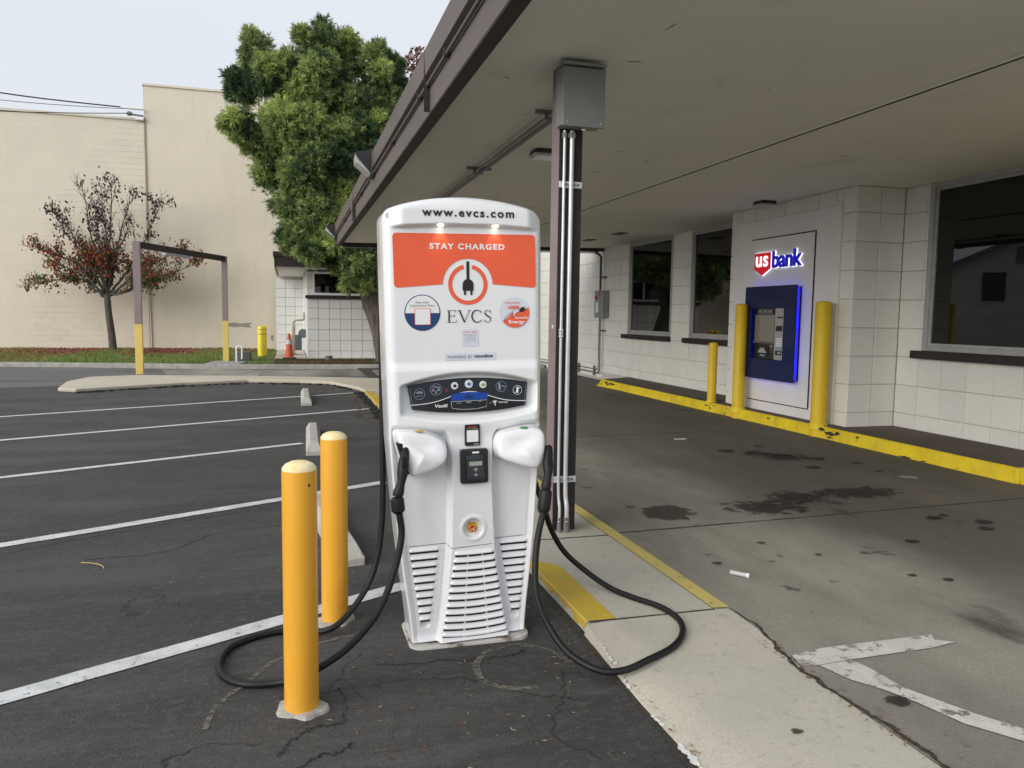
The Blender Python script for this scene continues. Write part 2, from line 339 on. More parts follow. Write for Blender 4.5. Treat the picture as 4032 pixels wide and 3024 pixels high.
def leafmat(name, rough=.55, trans=.35):
    m = bpy.data.materials.new(name); m.use_nodes = True; t = m.node_tree; b = t.nodes['Principled BSDF']
    a = t.nodes.new('ShaderNodeAttribute'); a.attribute_name = 'Col'
    t.links.new(a.outputs['Color'], b.inputs['Base Color']); b.inputs['Roughness'].default_value = rough
    tr = t.nodes.new('ShaderNodeBsdfTranslucent'); t.links.new(a.outputs['Color'], tr.inputs[0])
    mixs = t.nodes.new('ShaderNodeMixShader'); mixs.inputs[0].default_value = trans
    t.links.new(b.outputs[0], mixs.inputs[1]); t.links.new(tr.outputs[0], mixs.inputs[2]); t.links.new(mixs.outputs[0], t.nodes['Material Output'].inputs[0])
    return m
M['leaf'] = leafmat('leaves')
def flakes(name, V, F4, col, parent=None, kind='stuff', label=None, m=None):
    """many small quads/tris in one mesh; V (n,k,3), col (n,3)"""
    n, k, _ = V.shape
    me = bpy.data.meshes.new(name); me.vertices.add(n*k); me.vertices.foreach_set('co', V.reshape(-1).astype(np.float32))
    me.loops.add(n*k); me.loops.foreach_set('vertex_index', np.arange(n*k, dtype=np.int32))
    me.polygons.add(n); me.polygons.foreach_set('loop_start', np.arange(0, n*k, k, dtype=np.int32))
    me.polygons.foreach_set('loop_total', np.full(n, k, dtype=np.int32)); me.update(calc_edges=True)
    ca = me.color_attributes.new('Col', 'FLOAT_COLOR', 'POINT')
    cc = np.ones((n*k, 4), np.float32); cc[:, :3] = np.repeat(col, k, axis=0); ca.data.foreach_set('color', cc.reshape(-1))
    o = link(name, me, m or M['leaf'], parent)
    if kind: o['kind'] = kind
    if label: o['label'] = label
    return o

# ================================================================ GROUND
def structure(o, label=None): o['kind'] = 'structure'; return o
far_cut = 4.0
structure(MB().poly([(-400, -400, -.006), (400, -400, -.006), (400, 600, -.006), (-400, 600, -.006)]).build('ground', M['old_asphalt']))
# parking lot asphalt: slab with the lane beyond the island cut off
lot = MB(); nx, ny = 60, 60
structure(lot.poly([(-30, -12, 0), (1.9, -12, 0), (1.9, 15, 0), (1.3, 16.6, 0), (.8, 17.1, 0), (-3, 17.5, 0), (-9, 15.2, 0), (-30, 11, 0)]).build('parking_lot', M['asphalt']))
# lane slabs under the canopy (each cast slab is its own piece), joints left open between them
lane = structure(MB().box(1.75, 6.35, -6, 24, -.02, .035).build('lane', M['soil']))
cuts = [-6, -2.0, 1.15, 4.64, 8.5, 12.3, 16.1, 19.9]
for a, b in zip(cuts[:-1], cuts[1:]):
    tilt = .045
    x0, x1 = 2.012, 6.30
    f = lambda x, y: y + (x-2.1)*tilt
    def jit(x): return x + random.uniform(-.004, .004)
    pts = [(x0+.012, f(x0, a)+.006), (x1, f(x1, a)+.006), (x1, f(x1, b)-.006), (x0+.012, f(x0, b)-.006)]
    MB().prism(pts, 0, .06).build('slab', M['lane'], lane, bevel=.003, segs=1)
    jp = [(x0+(x1-x0)*i/40, f(x0+(x1-x0)*i/40, b)+random.uniform(-.003, .003)) for i in range(41)]
    jb_ = MB()
    for (jx, jy) in jp: ww = random.uniform(.007, .016); jb_.v += [(jx, jy-ww, .0606), (jx, jy+ww, .0606)]
    for i in range(40): jb_.f.append((2*i, 2*i+2, 2*i+3, 2*i+1))
    jb_.build('joint', M['soil'], lane)
# lane beyond the island
structure(MB().prism([(-30, 17.0), (-9, 18.2), (1.9, 18.0), (7.05, 18.1), (7.05, 21.0), (2.2, 20.6), (-.76, 20.9), (-7.2, 22.75), (-30, 29.0)], -.02, .012).build('road', M['old_asphalt']))
structure(MB().prism([(-2.6, 18.6), (.2, 18.3), (7.05, 19.75), (7.05, 20.9), (2.2, 20.55), (-.7, 20.85), (-3.2, 21.5)], 0, .018).build('concrete_apron', M['lane']))
# kerb-side island from the near ramp to the far end
isl = structure(MB().box(1.46, 2.03, -5.9, 17, -.02, .03).build('island', M['soil']))
edge = [(1.30, -6), (1.30, 1.9), (1.302, 2.21), (1.306, 2.45), (1.31, 2.70), (1.316, 2.95), (1.335, 3.22)]
# near ramp slabs: top surface falls to the asphalt at its left edge
def isl_slab(ys, zl, name='slab', yellow=False):
    b = MB(); n = len(ys)
    for y, z in zip(ys, zl):
        xe = 1.30 + .03*max(0, min(1, (y-2.6)/.6)); b.v += [(xe-.012, y, 0), (xe, y, z), (xe+.10, y, .035+z*.4 if z < .05 else .0615), (xe+.19, y, .0615), (2.012, y, .0615), (2.012, y, 0)]
    for i in range(n-1):
        for k in range(5): a = i*6+k; b.f.append((a, a+1, a+7, a+6))
    b.f.append((0, 5, 4, 3, 2, 1)); e = (n-1)*6; b.f.append((e, e+1, e+2, e+3, e+4, e+5))
    return b.build(name, M['island'], isl, smooth=True)
isl_slab([-6, -3, 0, 1.14], [.004]*4); isl_slab([1.15, 2.2, 2.5, 2.75, 2.95, 3.1, 3.27], [.004, .004, .006, .012, .026, .042, .055])
for a, b in ((3.285, 4.60), (4.615, 8.2), (8.215, 11.5), (11.515, 14.55)):
    MB().prism([(1.335, a), (2.012, a), (2.012, b), (1.335, b)], 0, .0615).build('slab', M['island'], isl, bevel=.004)
    jb_ = MB(); n_ = 12
    for i in range(n_+1): ww = random.uniform(.004, .009); jx = 1.345+.66*i/n_; jb_.v += [(jx, a-.007-ww, .0625), (jx, a-.007+ww, .0625)]
    for i in range(n_): jb_.f.append((2*i, 2*i+2, 2*i+3, 2*i+1))
    jb_.build('joint', M['soil'], isl)
# yellow painted kerb sections (paint film following the kerb nose)
def kerb_paint(y0, y1, x0=1.335, w=.15, z=.064, parent=None, slant=.0):
    b = MB(); n = int((y1-y0)/.03)
    for i in range(n+1):
        y = y0+(y1-y0)*i/n; drop = .014 + .034*abs(math.sin(i*.43)*math.sin(i*.171+1)+.4*math.sin(i*1.7)) + random.uniform(0, .007)
        top = w if y < y1-.16 else w*max(.02, (y1-y)/.16)
        b.v += [(x0-.003, y, z-drop), (x0-.003, y, z-.006), (x0+.006, y, z+.0006), (x0+top+random.uniform(-.002, .002), y, z)]
    for i in range(n):
        for k in range(3): a = i*4+k; b.f.append((a, a+1, a+5, a+4))
    return b.build('painted_kerb', M['kerb_yellow'], parent)
kerb_paint(3.286, 4.25, parent=isl); kerb_paint(10.9, 14.5, x0=1.335, parent=isl)
MB().poly([(2.008, 3.288, .0655), (2.096, 3.276, .0655), (2.094, 17, .0655), (2.005, 17, .0655)]).build('yellow_line', M['line_yellow'], isl)
MB().poly([(2.008, 3.270, .0632), (2.008, 2.6, .0632), (2.022, 2.62, .0632), (2.03, 2.76, .0632), (2.055, 2.85, .0632), (2.075, 2.94, .0632), (2.088, 3.262, .0632)]).build('slab_edge', M['island'], isl)
# crack of dirt between island and lane, crumbling edge and white paint spots along the ramp's edge
b = MB(); N_ = 200
for i in range(N_):
    y = 3.262 - i*.02; x = 2.022 + .064*ss_(2.65, 3.1, y) + .012*math.sin(i*.13) + .005*math.sin(i*.71)+random.uniform(-.003, .003); g_ = ss_(3.3, 2.9, y)
    b.v += [(x-.003-.013*g_*random.random(), y, .0645), (x+.003+.014*g_*random.random(), y, .0645)]
for i in range(N_-1): b.f.append((2*i, 2*i+1, 2*i+3, 2*i+2))
b.build('joint', M['soil'], isl)
b = MB()
for i in range(260):
    y = 4.2 - i*.022; w0_ = .010+.016*abs(math.sin(i*.23)*math.sin(i*.071+1))+random.uniform(0, .006); xe = 1.30+.03*ss_(2.6, 3.2, y)
    b.v += [(xe-.014-w0_, y, .0035), (xe-.004, y, .0045)]
for i in range(259): b.f.append((2*i, 2*i+1, 2*i+3, 2*i+2))
b.build('edge_gap', M['soil'], isl)
b = MB()
for i in range(150):
    y = 3.22 - i*.0145+random.uniform(-.006, .006)
    if math.sin(y*9.0)+.8*math.sin(y*23+1) < .1 or random.random() < .3: continue
    rr = random.uniform(.002, .0115)*(1.25 if y < 2.9 else .8); x = 1.299+.028*ss_(2.6, 3.2, y)+random.uniform(-.005, .005); z = .0078 if y < 2.55 else .009+.045*max(0, (y-2.7)/.5)
    ph = random.uniform(0, 6); b.poly([(x+rr*math.cos(2*PI*k/9)*(1+.4*math.sin(2*PI*k/9*2+ph)), y+rr*1.5*math.sin(2*PI*k/9)*(1+.3*math.sin(6*PI*k/9+ph)), z+.0003*(i % 7)+max(0, math.cos(2*PI*k/9))*.003) for k in range(9)])
b.build('paint_drips', M['white_patch'], isl, kind='stuff')
# far tip of the island: cream concrete
tipz = .12
MB().prism([(-4.09, 15.75), (-3.745, 15.53), (-2.06, 16.66), (-.86, 17.19), (.2, 16.95), (.81, 16.53), (1.28, 15.2), (1.335, 14.57), (2.012, 14.57), (2.03, 17.2), (-.6, 18.15), (-3.29, 18.7), (-4.13, 18.28), (-4.3, 17.2)], 0, tipz*.6).build('island_tip', M['island_cream'], isl, bevel=.02)
# arrow / lane marking at lower right
zz = .0655
MB().poly([(p[0], p[1], zz) for p in [(2.055, 2.72), (2.034, 2.625), (2.107, 2.612), (2.277, 2.622), (2.72, 2.632), (2.86, 2.655), (2.79, 2.70), (2.82, 2.747), (2.545, 2.751), (2.223, 2.75)]]).build('lane_marking', M['arm_white'], lane)
MB().poly([(p[0], p[1], zz) for p in [(2.107, 2.608), (2.12, 2.56), (2.147, 2.468), (2.219, 2.36), (2.265, 2.245), (2.311, 2.079), (2.413, 1.935), (2.6, 1.7), (2.7, 1.76), (2.487, 1.998), (2.403, 2.135), (2.34, 2.277), (2.305, 2.357), (2.295, 2.535), (2.277, 2.618)]]).build('lane_marking', M['arm_white'], lane)
# stall lines
ang = math.atan2(1.305, 2.523)
d = (math.cos(ang), math.sin(ang)); nrm = (-d[1], d[0])
for k, (ex, ey, w) in enumerate([(.60, 4.142, .11), (.80, 6.81, .11), (.123, 9.075, .1), (1.193, 12.218, .1), (1.227, 14.778, .1)]):
    b = MB(); n = 60
    for i in range(n+1):
        t = -7.5*i/n; e = random.uniform(-.003, .003); e2 = random.uniform(-.003, .003)
        cx, cy = ex+d[0]*t, ey+d[1]*t; hw = w/2
        b.v += [(cx+nrm[0]*(hw+e), cy+nrm[1]*(hw+e), .005), (cx-nrm[0]*(hw+e2), cy-nrm[1]*(hw+e2), .005)]
    for i in range(n): b.f.append((2*i, 2*i+1, 2*i+3, 2*i+2))
    structure(b.build('stall_line', M['line_white']))
# scuffed arcs and cut patch on the asphalt
def ribbon(pts, w, z, m, name, parent=None, wob=.2):
    P = spline([(p[0], p[1], 0) for p in pts], 8); b = MB()
    for i, p in enumerate(P):
        t = (P[min(i+1, len(P)-1)]-P[max(i-1, 0)]).normalized(); n_ = Vector((-t.y, t.x, 0)); ww = w*(1+random.uniform(-wob, wob))/2
        b.v += [(p.x+n_.x*ww, p.y+n_.y*ww, z), (p.x-n_.x*ww, p.y-n_.y*ww, z)]
    for i in range(len(P)-1): b.f.append((2*i, 2*i+1, 2*i+3, 2*i+2))
    return b.build(name, m, parent)
def sheer(name, col, scale, lo, hi, a):
    m = bpy.data.materials.new(name); m.use_nodes = True; t = m.node_tree; b = t.nodes['Principled BSDF']; b.inputs['Base Color'].default_value = (*col, 1); b.inputs['Roughness'].default_value = .95
    g = t.nodes.new('ShaderNodeNewGeometry'); n = t.nodes.new('ShaderNodeTexNoise'); n.inputs['Scale'].default_value = scale; n.inputs['Detail'].default_value = 6; t.links.new(g.outputs['Position'], n.inputs[0])
    mr = t.nodes.new('ShaderNodeMapRange'); mr.inputs[1].default_value = lo; mr.inputs[2].default_value = hi; mr.inputs[3].default_value = 0; mr.inputs[4].default_value = a; t.links.new(n.outputs[0], mr.inputs[0]); t.links.new(mr.outputs[0], b.inputs['Alpha'])
    return m
def worn(m, scale, lo, hi):
    t = m.node_tree; b = t.nodes['Principled BSDF']; g = t.nodes.new('ShaderNodeNewGeometry'); n = t.nodes.new('ShaderNodeTexNoise'); n.inputs['Scale'].default_value = scale; n.inputs['Detail'].default_value = 8; n.inputs['Roughness'].default_value = .7; t.links.new(g.outputs['Position'], n.inputs[0])
    mr = t.nodes.new('ShaderNodeMapRange'); mr.inputs[1].default_value = lo; mr.inputs[2].default_value = hi; t.links.new(n.outputs[0], mr.inputs[0]); t.links.new(mr.outputs[0], b.inputs['Alpha'])
worn(M['arm_white'], 11, .36, .46); worn(M['line_white'], 30, .30, .42); worn(M['line_yellow'], 18, .30, .40)
M['scuff'] = sheer('chalky scuff', (.2, .18, .14), 35, .36, .62, .75); M['crackline'] = mat('crack shade', (.024, .024, .024), 1)

def stainmat(name, col, scale, dens, a):
    m = sheer(name, col, scale, 0, 1, a); t = m.node_tree; b = t.nodes['Principled BSDF']; N, L = t.nodes.new, t.links.new
    tc = N('ShaderNodeTexCoord'); mp = N('ShaderNodeMapping'); mp.inputs['Location'].default_value = (-1, -1, 0); mp.inputs['Scale'].default_value = (2, 2, 0)
    gr = N('ShaderNodeTexGradient'); gr.gradient_type = 'SPHERICAL'; L(tc.outputs['Generated'], mp.inputs[0]); L(mp.outputs[0], gr.inputs[0])
    nz = [n for n in t.nodes if n.type == 'TEX_NOISE'][0]; nz.inputs['Detail'].default_value = 9; nz.inputs['Roughness'].default_value = .68
    ad = N('ShaderNodeMath'); ad.operation = 'MULTIPLY_ADD'; ad.inputs[1].default_value = .42; L(gr.outputs[1], ad.inputs[0]); L(nz.outputs[0], ad.inputs[2])
    mr = N('ShaderNodeMapRange'); mr.interpolation_type = 'SMOOTHSTEP'; mr.inputs[1].default_value = dens; mr.inputs[2].default_value = dens+.14; mr.inputs[3].default_value = 0; mr.inputs[4].default_value = a; L(ad.outputs[0], mr.inputs[0]); L(mr.outputs[0], b.inputs['Alpha']); b.inputs['Roughness'].default_value = .7
    return m
M['oil'] = stainmat('oil stain', (.016, .015, .014), 11, .64, .62); M['oil_small'] = stainmat('oil drip', (.022, .019, .016), 16, .42, .72); M['damp'] = stainmat('faint stain', (.04, .035, .028), 7, .5, .6)
def smark(o, name='scuff_mark'): o['kind'] = 'structure'; return o
smark(ribbon([(-.309, 2.839), (-.292, 2.971), (-.244, 3.082), (-.185, 3.168), (-.109, 3.307), (-.039, 3.383), (.11, 3.481), (.212, 3.523), (.308, 3.539)], .022, .004, M['scuff'], 'scuff_mark'))
smark(ribbon([(1.15, 3.02), (1.1, 3.16), (.99, 3.245), (.868, 3.234), (.798, 3.173), (.756, 3.098), (.742, 3.0), (.76, 2.927), (.84, 2.86), (.95, 2.84)], .03, .004, M['scuff'], 'scuff_mark'))
def wob_line(pts, w, z, name='crack'):
    P = spline([(p[0], p[1], 0) for p in pts], 10); Q = [(p.x+random.uniform(-.012, .012), p.y+random.uniform(-.012, .012)) for p in P]
    return smark(ribbon(Q, w, z, M['crackline'], name, wob=.8))
for pts, w in (([(-2.2, 5.2), (-1.75, 5.28), (-1.2, 5.6), (-.5, 5.95), (0, 6.1)], .006), ([(-1.2, 5.05), (-.75, 5.1), (-.5, 5.45), (0, 5.6), (.15, 5.8)], .006),
               ([(.35, 3.2), (.6, 3.17), (.9, 3.15), (1.0, 3.2)], .006), ([(-.05, 2.45), (.06, 2.56), (.14, 2.57), (.19, 2.62)], .005), ([(.015, 3.0), (.137, 3.014), (.184, 3.014), (.178, 2.797), (.14, 2.758), (.073, 2.757), (0, 2.70), (-.05, 2.6)], .004),
               ([(.3, 3.02), (.5, 3.03), (.75, 2.95), (.9, 2.8), (1.1, 2.7)], .004), ([(1.1, 2.95), (1.0, 2.7), (.9, 2.5), (1.0, 2.3)], .004)):
    wob_line(pts, w, .0035)
def blob(cx, cy, rx, ry, z, m, name='stain', n=28, rough=.2, rot=0):
    ph = [random.uniform(0, 6.28) for _ in range(4)]; pts = []
    for i in range(n):
        a = 2*PI*i/n; r = 1+rough*(.5*math.sin(3*a+ph[0])+.35*math.sin(5*a+ph[1])+.25*math.sin(9*a+ph[2]))
        x, y = rx*r*math.cos(a), ry*r*math.sin(a); pts.append((cx+x*math.cos(rot)-y*math.sin(rot), cy+x*math.sin(rot)+y*math.cos(rot), z))
    return MB().poly(pts).build(name, m, None)
zl = .0650
for i, (x, y, rx, ry) in enumerate([(2.66, 5.06, .24, .24), (3.45, 5.02, .45, .3), (3.95, 5.2, .4, .3), (4.5, 5.3, .6, .3), (5.0, 6.85, .4, .3)]):
    o = blob(x, y, rx, ry, zl+.0006*i, M['damp' if i in (0,) else 'oil'], rough=.35); o.parent = lane
for i, (x, y, r) in enumerate([(4.53, 4.45, .07), (4.66, 4.5, .04), (4.8, 4.28, .07), (4.66, 4.13, .06), (3.52, 3.34, .035), (3.38, 3.45, .03), (1.69, 2.19, .022), (2.2, 2.28, .05), (3.9, 4.0, .05), (5.0, 6.9, .13), (5.25, 6.7, .1), (4.8, 7.1, .16), (4.55, 7.3, .1), (5.1, 7.5, .06), (4.9, 6.3, .08), (5.5, 6.4, .06), (5.4, 6.0, .04), (2.9, 4.2, .03), (3.1, 3.9, .025), (2.4, 3.9, .03)]):
    o = blob(x, y, r, r*.8, zl+.0002*i, M['oil_small'], rough=.3, n=18); o.parent = lane
# raised walkway along the bank wall with its yellow kerb
wk = structure(MB().prism([(6.268, 5.31), (7.35, 5.31), (7.35, 15.5), (6.285, 14.94)], 0, .1985).build('walkway', M['walk'], bevel=.01))
kb = MB(); ys = np.linspace(5.28, 14.95, 160)
for i, y in enumerate(ys):
    k = .006*math.sin(y*5)+.004*math.sin(y*13)+random.uniform(-.0015, .0015); lean = .012 if y < 13.9 else .012+(y-13.9)*.06
    kb.v += [(6.245-lean+k*.3, y, .055), (6.243+k, y, .12), (6.245+k*.4+lean*.5, y, .186), (6.258+k*.4+lean*.6, y, .2005), (6.276+.006*math.sin(y*7.3)+random.uniform(-.002, .002), y, .2003), (6.29, y, 0)]
for i in range(len(ys)-1):
    for q in range(5): a = i*6+q; kb.f.append((a, a+1, a+7, a+6))
kb.f.append((0, 1, 2, 3, 4, 5)); e = (len(ys)-1)*6; kb.f.append((e+5, e+4, e+3, e+2, e+1, e))
kb.build('painted_kerb', M['kerb_yellow2'], wk, smooth=True)
MB().box(6.245, 7.35, 5.255, 5.305, .05, .2).build('painted_kerb', M['kerb_yellow2'], wk, bevel=.01)
MB().box(6.27, 7.35, 3.9, 5.25, 0, .085).build('painted_kerb', M['kerb_yellow2'], wk, bevel=.01)
wk_top = MB()
# broken spots on the kerb: bare dark concrete
M['broken'] = mat('broken kerb', (.06, .05, .04), 1, var=.5, vscale=30, world=True)
for (y, z, ry, rz) in [(14.3, .15, .16, .02), (14.6, .16, .06, .025), (14.5, .12, .07, .02), (7.75, .135, .11, .022), (7.62, .16, .04, .02), (7.9, .17, .06, .02), (7.75, .09, .05, .01), (6.55, .066, .09, .012), (6.3, .066, .05, .01), (7.28, .165, .03, .012), (9.0, .16, .02, .015), (5.9, .066, .08, .01), (10.62, .15, .06, .01), (10.5, .12, .03, .012), (10.4, .17, .03, .006)]:
    b = MB(); n = 14; ph = random.uniform(0, 6)
    b.poly([(6.2335 if y > 8 else 6.2345, y+ry*math.cos(2*PI*i/n)*(1+.35*math.sin(3*2*PI*i/n+ph)), z+rz*math.sin(2*PI*i/n)*(1+.4*math.sin(5*2*PI*i/n+ph))) for i in range(n)])
    b.build('chip', M['broken'], wk)
# verge: kerb, soil, grass, leaves
vk = MB(); P = [(-30, 28.9), (-7.17, 22.62), (-4.36, 22.05), (-.76, 20.72), (2.2, 20.29), (7.0, 20.5)]
P = [(-14, 24.1), (-7.17, 22.62), (-4.36, 22.02), (-2.5, 21.55), (-.76, 21.25), (2.2, 21.0), (7.05, 21.0)]
vk.v = [q for (x, y) in P for q in ((x, y-.015, 0), (x, y, .11), (x, y+.02, .125), (x, y+.16, .125), (x, y+.16, 0))]
for i in range(len(P)-1):
    for k in range(4): a = i*5+k; vk.f.append((a, a+1, a+6, a+5))
structure(vk.build('kerb', M['kerb_grey']))
structure(MB().prism([(-14, 24.25), (-7.17, 22.77), (-4.36, 22.17), (-2.5, 21.7), (-.76, 21.4), (2.2, 21.15), (7.05, 21.15), (7.05, 24.3), (-.46, 24.3), (-.46, 30.2), (-14, 30.2)], 0, .115).build('verge', M['grass_soil']))
structure(MB().prism([(-.44, 24.05), (.3, 23.9), (4.0, 23.9), (4.0, 24.25), (.49, 24.25), (.49, 29.25), (-.44, 29.25)], .05, .135).build('slab_path', M['island']))
structure(MB().prism([(-2.2, 21.75), (-1.3, 21.5), (-1.1, 22.9), (-2.0, 23.0)], .05, .13).build('slab_path', M['kerb_grey']))

# ================================================================ BANK BUILDING
bank = empty('bank_building', (7.3, 8, 0)); bank.location = (0, 0, 0)
tag(bank, 'single-storey bank of white stack-bond blocks with a deep flat canopy on brown posts', 'building')
blk = MB(); c = .013
blk.v = [(.06, -.5, -.5), (.06, .5, -.5), (.06, .5, .5), (.06, -.5, .5), (.008, -.5, -.5), (.008, .5, -.5), (.008, .5, .5), (.008, -.5, .5), (0, -.5+c, -.5+c), (0, .5-c, -.5+c), (0, .5-c, .5-c), (0, -.5+c, .5-c)]
blk.f = [(0, 4, 5, 1), (1, 5, 6, 2), (2, 6, 7, 3), (3, 7, 4, 0), (4, 8, 9, 5), (5, 9, 10, 6), (6, 10, 11, 7), (7, 11, 8, 4), (8, 11, 10, 9)]
def blockmesh(name, m):
    me = bpy.data.meshes.new(name); me.from_pydata(blk.v, [], blk.f); me.materials.append(m); return me
BM = blockmesh('block', M['block']); BMW = blockmesh('block', M['block_white'])
all_blocks = []
def grid_blocks(const, facing, a0, a1, rows, cols, holes, parent, me):
    """rows/cols are joint positions; facing 'x' = looks to -X (a is Y), 'y' = looks to -Y (a is X)"""
    g = .0045
    for z0, z1 in zip(rows[:-1], rows[1:]):
        for c0, c1 in zip(cols[:-1], cols[1:]):
            p0, p1 = max(c0, a0), min(c1, a1)
            if p1-p0 < .03: continue
            segs = [(p0, p1, z0, z1)]
            for (h0, h1, k0, k1) in holes:
                ns = []
                for (q0, q1, w0, w1) in segs:
                    if h0 >= q1-.001 or h1 <= q0+.001 or k0 >= w1-.001 or k1 <= w0+.001: ns.append((q0, q1, w0, w1)); continue
                    if h0 > q0+.02: ns.append((q0, h0, w0, w1))
                    if h1 < q1-.02: ns.append((h1, q1, w0, w1))
                    m0, m1 = max(q0, h0), min(q1, h1)
                    if k0 > w0+.02: ns.append((m0, m1, w0, k0))
                    if k1 < w1-.02: ns.append((m0, m1, k1, w1))
                segs = ns
            for (q0, q1, w0, w1) in segs:
                a, z = (q0+q1)/2, (w0+w1)/2
                loc = (const, a, z) if facing == 'x' else (a, const, z)
                all_blocks.append((math.dist(loc, (0, 0, 1.5)), loc, facing, (q1-q0-2*g), (w1-w0-2*g), parent, me))
rows = [.197]+[.375+.345*i for i in range(7)]+[2.79, 3.1]
rows = [.197]+[.375+.345*i for i in range(8)]+[3.1]
# wall bodies
wA = MB().box(7.255, 9.5, -4, 7.9, 0, 3.1).build('wall', M['mortar'], bank)
wC = MB().box(6.514, 9.0, 7.814, 10.486, .0, 3.1).build('wall', M['mortar'], bank)
wD = MB().box(7.155, 9.3, 10.4, 24.2, 0, 3.75).build('wall', M['mortar'], bank)
MB().box(9.2, 16, -4, 24.2, 0, 3.1).build('wall', M['mortar'], bank)
mb_ = MB()
for q in ((1, 7.813, 0, 1.06), (7.42, 7.813, 1.06, 3.1), (3.61, 4.19, 1.06, 3.1)): mb_.box(7.2135, 7.2545, *q)
mb_.build('mortar_bed', M['mortar'], wA)
mb_ = MB()
for q in ((10.487, 24.1, 0, 1.04), (12.80, 13.51, 1.04, 3.1), (15.5, 24.1, 1.04, 3.74)): mb_.box(7.1135, 7.1545, *q)
mb_.build('mortar_bed', M['mortar'], wD)
colsA = [7.80-.343*i for i in range(0, 36)][::-1]
grid_blocks(7.2, 'x', 1.0, 7.80, rows, colsA, [(4.2, 7.415, 1.065, 3.2), (1.2, 3.6, 1.065, 3.2)], wA, BM)
grid_blocks(7.80, 'y', 6.5, 7.2, rows, [6.5, 6.85, 7.2], [], wC, BM)
colsC = [7.80+.345*i for i in range(0, 9)]
grid_blocks(6.5, 'x', 7.80, 10.5, rows, colsC, [(8.035, 10.36, 0, 2.9)], wC, BM)
colsD = [15.53+.342*i for i in range(-16, 27)]
rowsD = rows[:-1]+[3.14, 3.48, 3.75]
rowsD = [.06]+rowsD[1:]
grid_blocks(7.1, 'x', 10.5, 16.9, rows[:-1]+[3.1], colsD, [(13.51, 15.5, 1.04, 3.2), (10.8, 12.80, 1.04, 3.2)], wD, BM)
grid_blocks(7.1, 'x', 16.9, 24.1, rowsD, colsD, [], wD, BM)

def place_blocks(lst, cap=295):
    lst.sort(key=lambda t: t[0]); rest = {}
    for i, (dd_, loc, facing, w, h, par, me) in enumerate(lst):
        if i < cap:
            o = bpy.data.objects.new('block', me); C.objects.link(o); o.parent = par; o.location = loc; o.scale = (1, w+random.uniform(-.0015, .0015), h+random.uniform(-.0015, .0015))
            o.location.x += random.uniform(-.001, .0012) if facing == 'x' else 0; o.location.y += random.uniform(-.001, .0012) if facing == 'y' else 0
            if facing == 'y': o.rotation_euler = (0, 0, PI/2)
        else: rest.setdefault(par.name, (par, me.materials[0], []))[2].append((loc, facing, w, h))
    for par, m, ls in rest.values():
        b = MB()
        for loc, facing, w, h in ls:
            n = len(b.v)
            for (x, y, z) in blk.v:
                q = (x, y*w, z*h)
                if facing == 'y': q = (-q[1], q[0], q[2])
                b.v.append((loc[0]+q[0], loc[1]+q[1], loc[2]+q[2]))
            b.f += [tuple(n+i for i in f_) for f_ in blk.f]
        b.build('block', m, par, kind='stuff')
place_blocks(all_blocks)

# windows: frame, pane, sill
def window(x, y0, y1, z0, z1, parent, sill=True, sill_ext=(.1, .02), fr=.055, mull=None):
    b = MB(); xo = x-.004
    b.box(xo, x+.07, y0, y0+fr, z0, z1).box(xo, x+.07, y1-fr, y1, z0, z1).box(xo, x+.07, y0+fr, y1-fr, z0, z0+fr).box(xo, x+.07, y0+fr, y1-fr, z1-fr, z1)
    w = b.build('window', M['alu'], parent, bevel=.003)
    b = MB(); q = fr+.035; xi = x+.02
    for (a0, a1, k0, k1) in ((y0+fr, y0+q, z0+fr, z1-fr), (y1-q, y1-fr, z0+fr, z1-fr), (y0+q, y1-q, z0+fr, z0+q), (y0+q, y1-q, z1-q, z1-fr)): b.box(xi, x+.07, a0, a1, k0, k1)
    b.build('sash', M['alu'], w, bevel=.002)
    MB().box(x+.042, x+.05, y0+q, y1-q, z0+q, z1-q).build('pane', M['glass'], w)
    if sill: MB().box(x-.085, x+.03, y0-sill_ext[0], y1+sill_ext[1], z0-.095, z0-.003).build('sill', M['brown_dark'], w, bevel=.006)
    return w
window(7.2, 4.2, 7.41, 1.155, 3.098, wA, sill_ext=(.1, .1)); window(7.2, 1.2, 3.6, 1.155, 3.098, wA, sill_ext=(.1, .1))
window(7.1, 13.515, 15.495, 1.135, 3.098, wD, sill_ext=(.0, .17)); window(7.1, 10.8, 12.795, 1.135, 3.098, wD, sill_ext=(0, .12))
# white panel round the cash machine
pn = MB().box(6.475, 6.53, 8.035, 10.355, .2, 2.9).build('wall_panel', M['panel'], wC, bevel=.004)
MB().box(6.463, 6.474, 8.495, 9.875, .345, 2.625).build('inner_panel', M['panel'], pn, bevel=.003)
b = MB(); b.box(6.4615, 6.4745, 8.478, 8.493, .345, 2.64).box(6.4615, 6.4745, 8.478, 9.89, 2.627, 2.64).box(6.468, 6.4745, 8.493, 9.877, .332, .343)
b.build('gap', M['brown_dark'], pn)
# canopy: soffit slab, roof, fascia, post
cano = MB().prism([(1.14, 2.3), (7.4, 2.3), (7.4, 16.86), (1.14, 18.05)], 3.1, 3.4).build('canopy', M['soffit'], bank)
MB().prism([(1.02, 2.15), (16.2, 2.15), (16.2, 24.3), (7.25, 24.3), (7.25, 17.0), (1.02, 18.2)], 3.41, 3.50).build('roof', M['brown'], bank)
b = MB(); fs = [(1.045, 3.03), (1.14, 3.03), (1.14, 3.4), (1.045, 3.4)]
b.extr(fs, 'y', 2.2, 18.14); b.build('fascia', M['brown'], cano, bevel=.006)
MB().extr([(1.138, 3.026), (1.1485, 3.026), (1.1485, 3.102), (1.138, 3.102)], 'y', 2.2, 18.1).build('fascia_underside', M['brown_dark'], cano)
MB().box(1.049, 1.137, 2.2, 18.13, 3.022, 3.0285).build('fascia_underside', M['brown_dark'], cano)
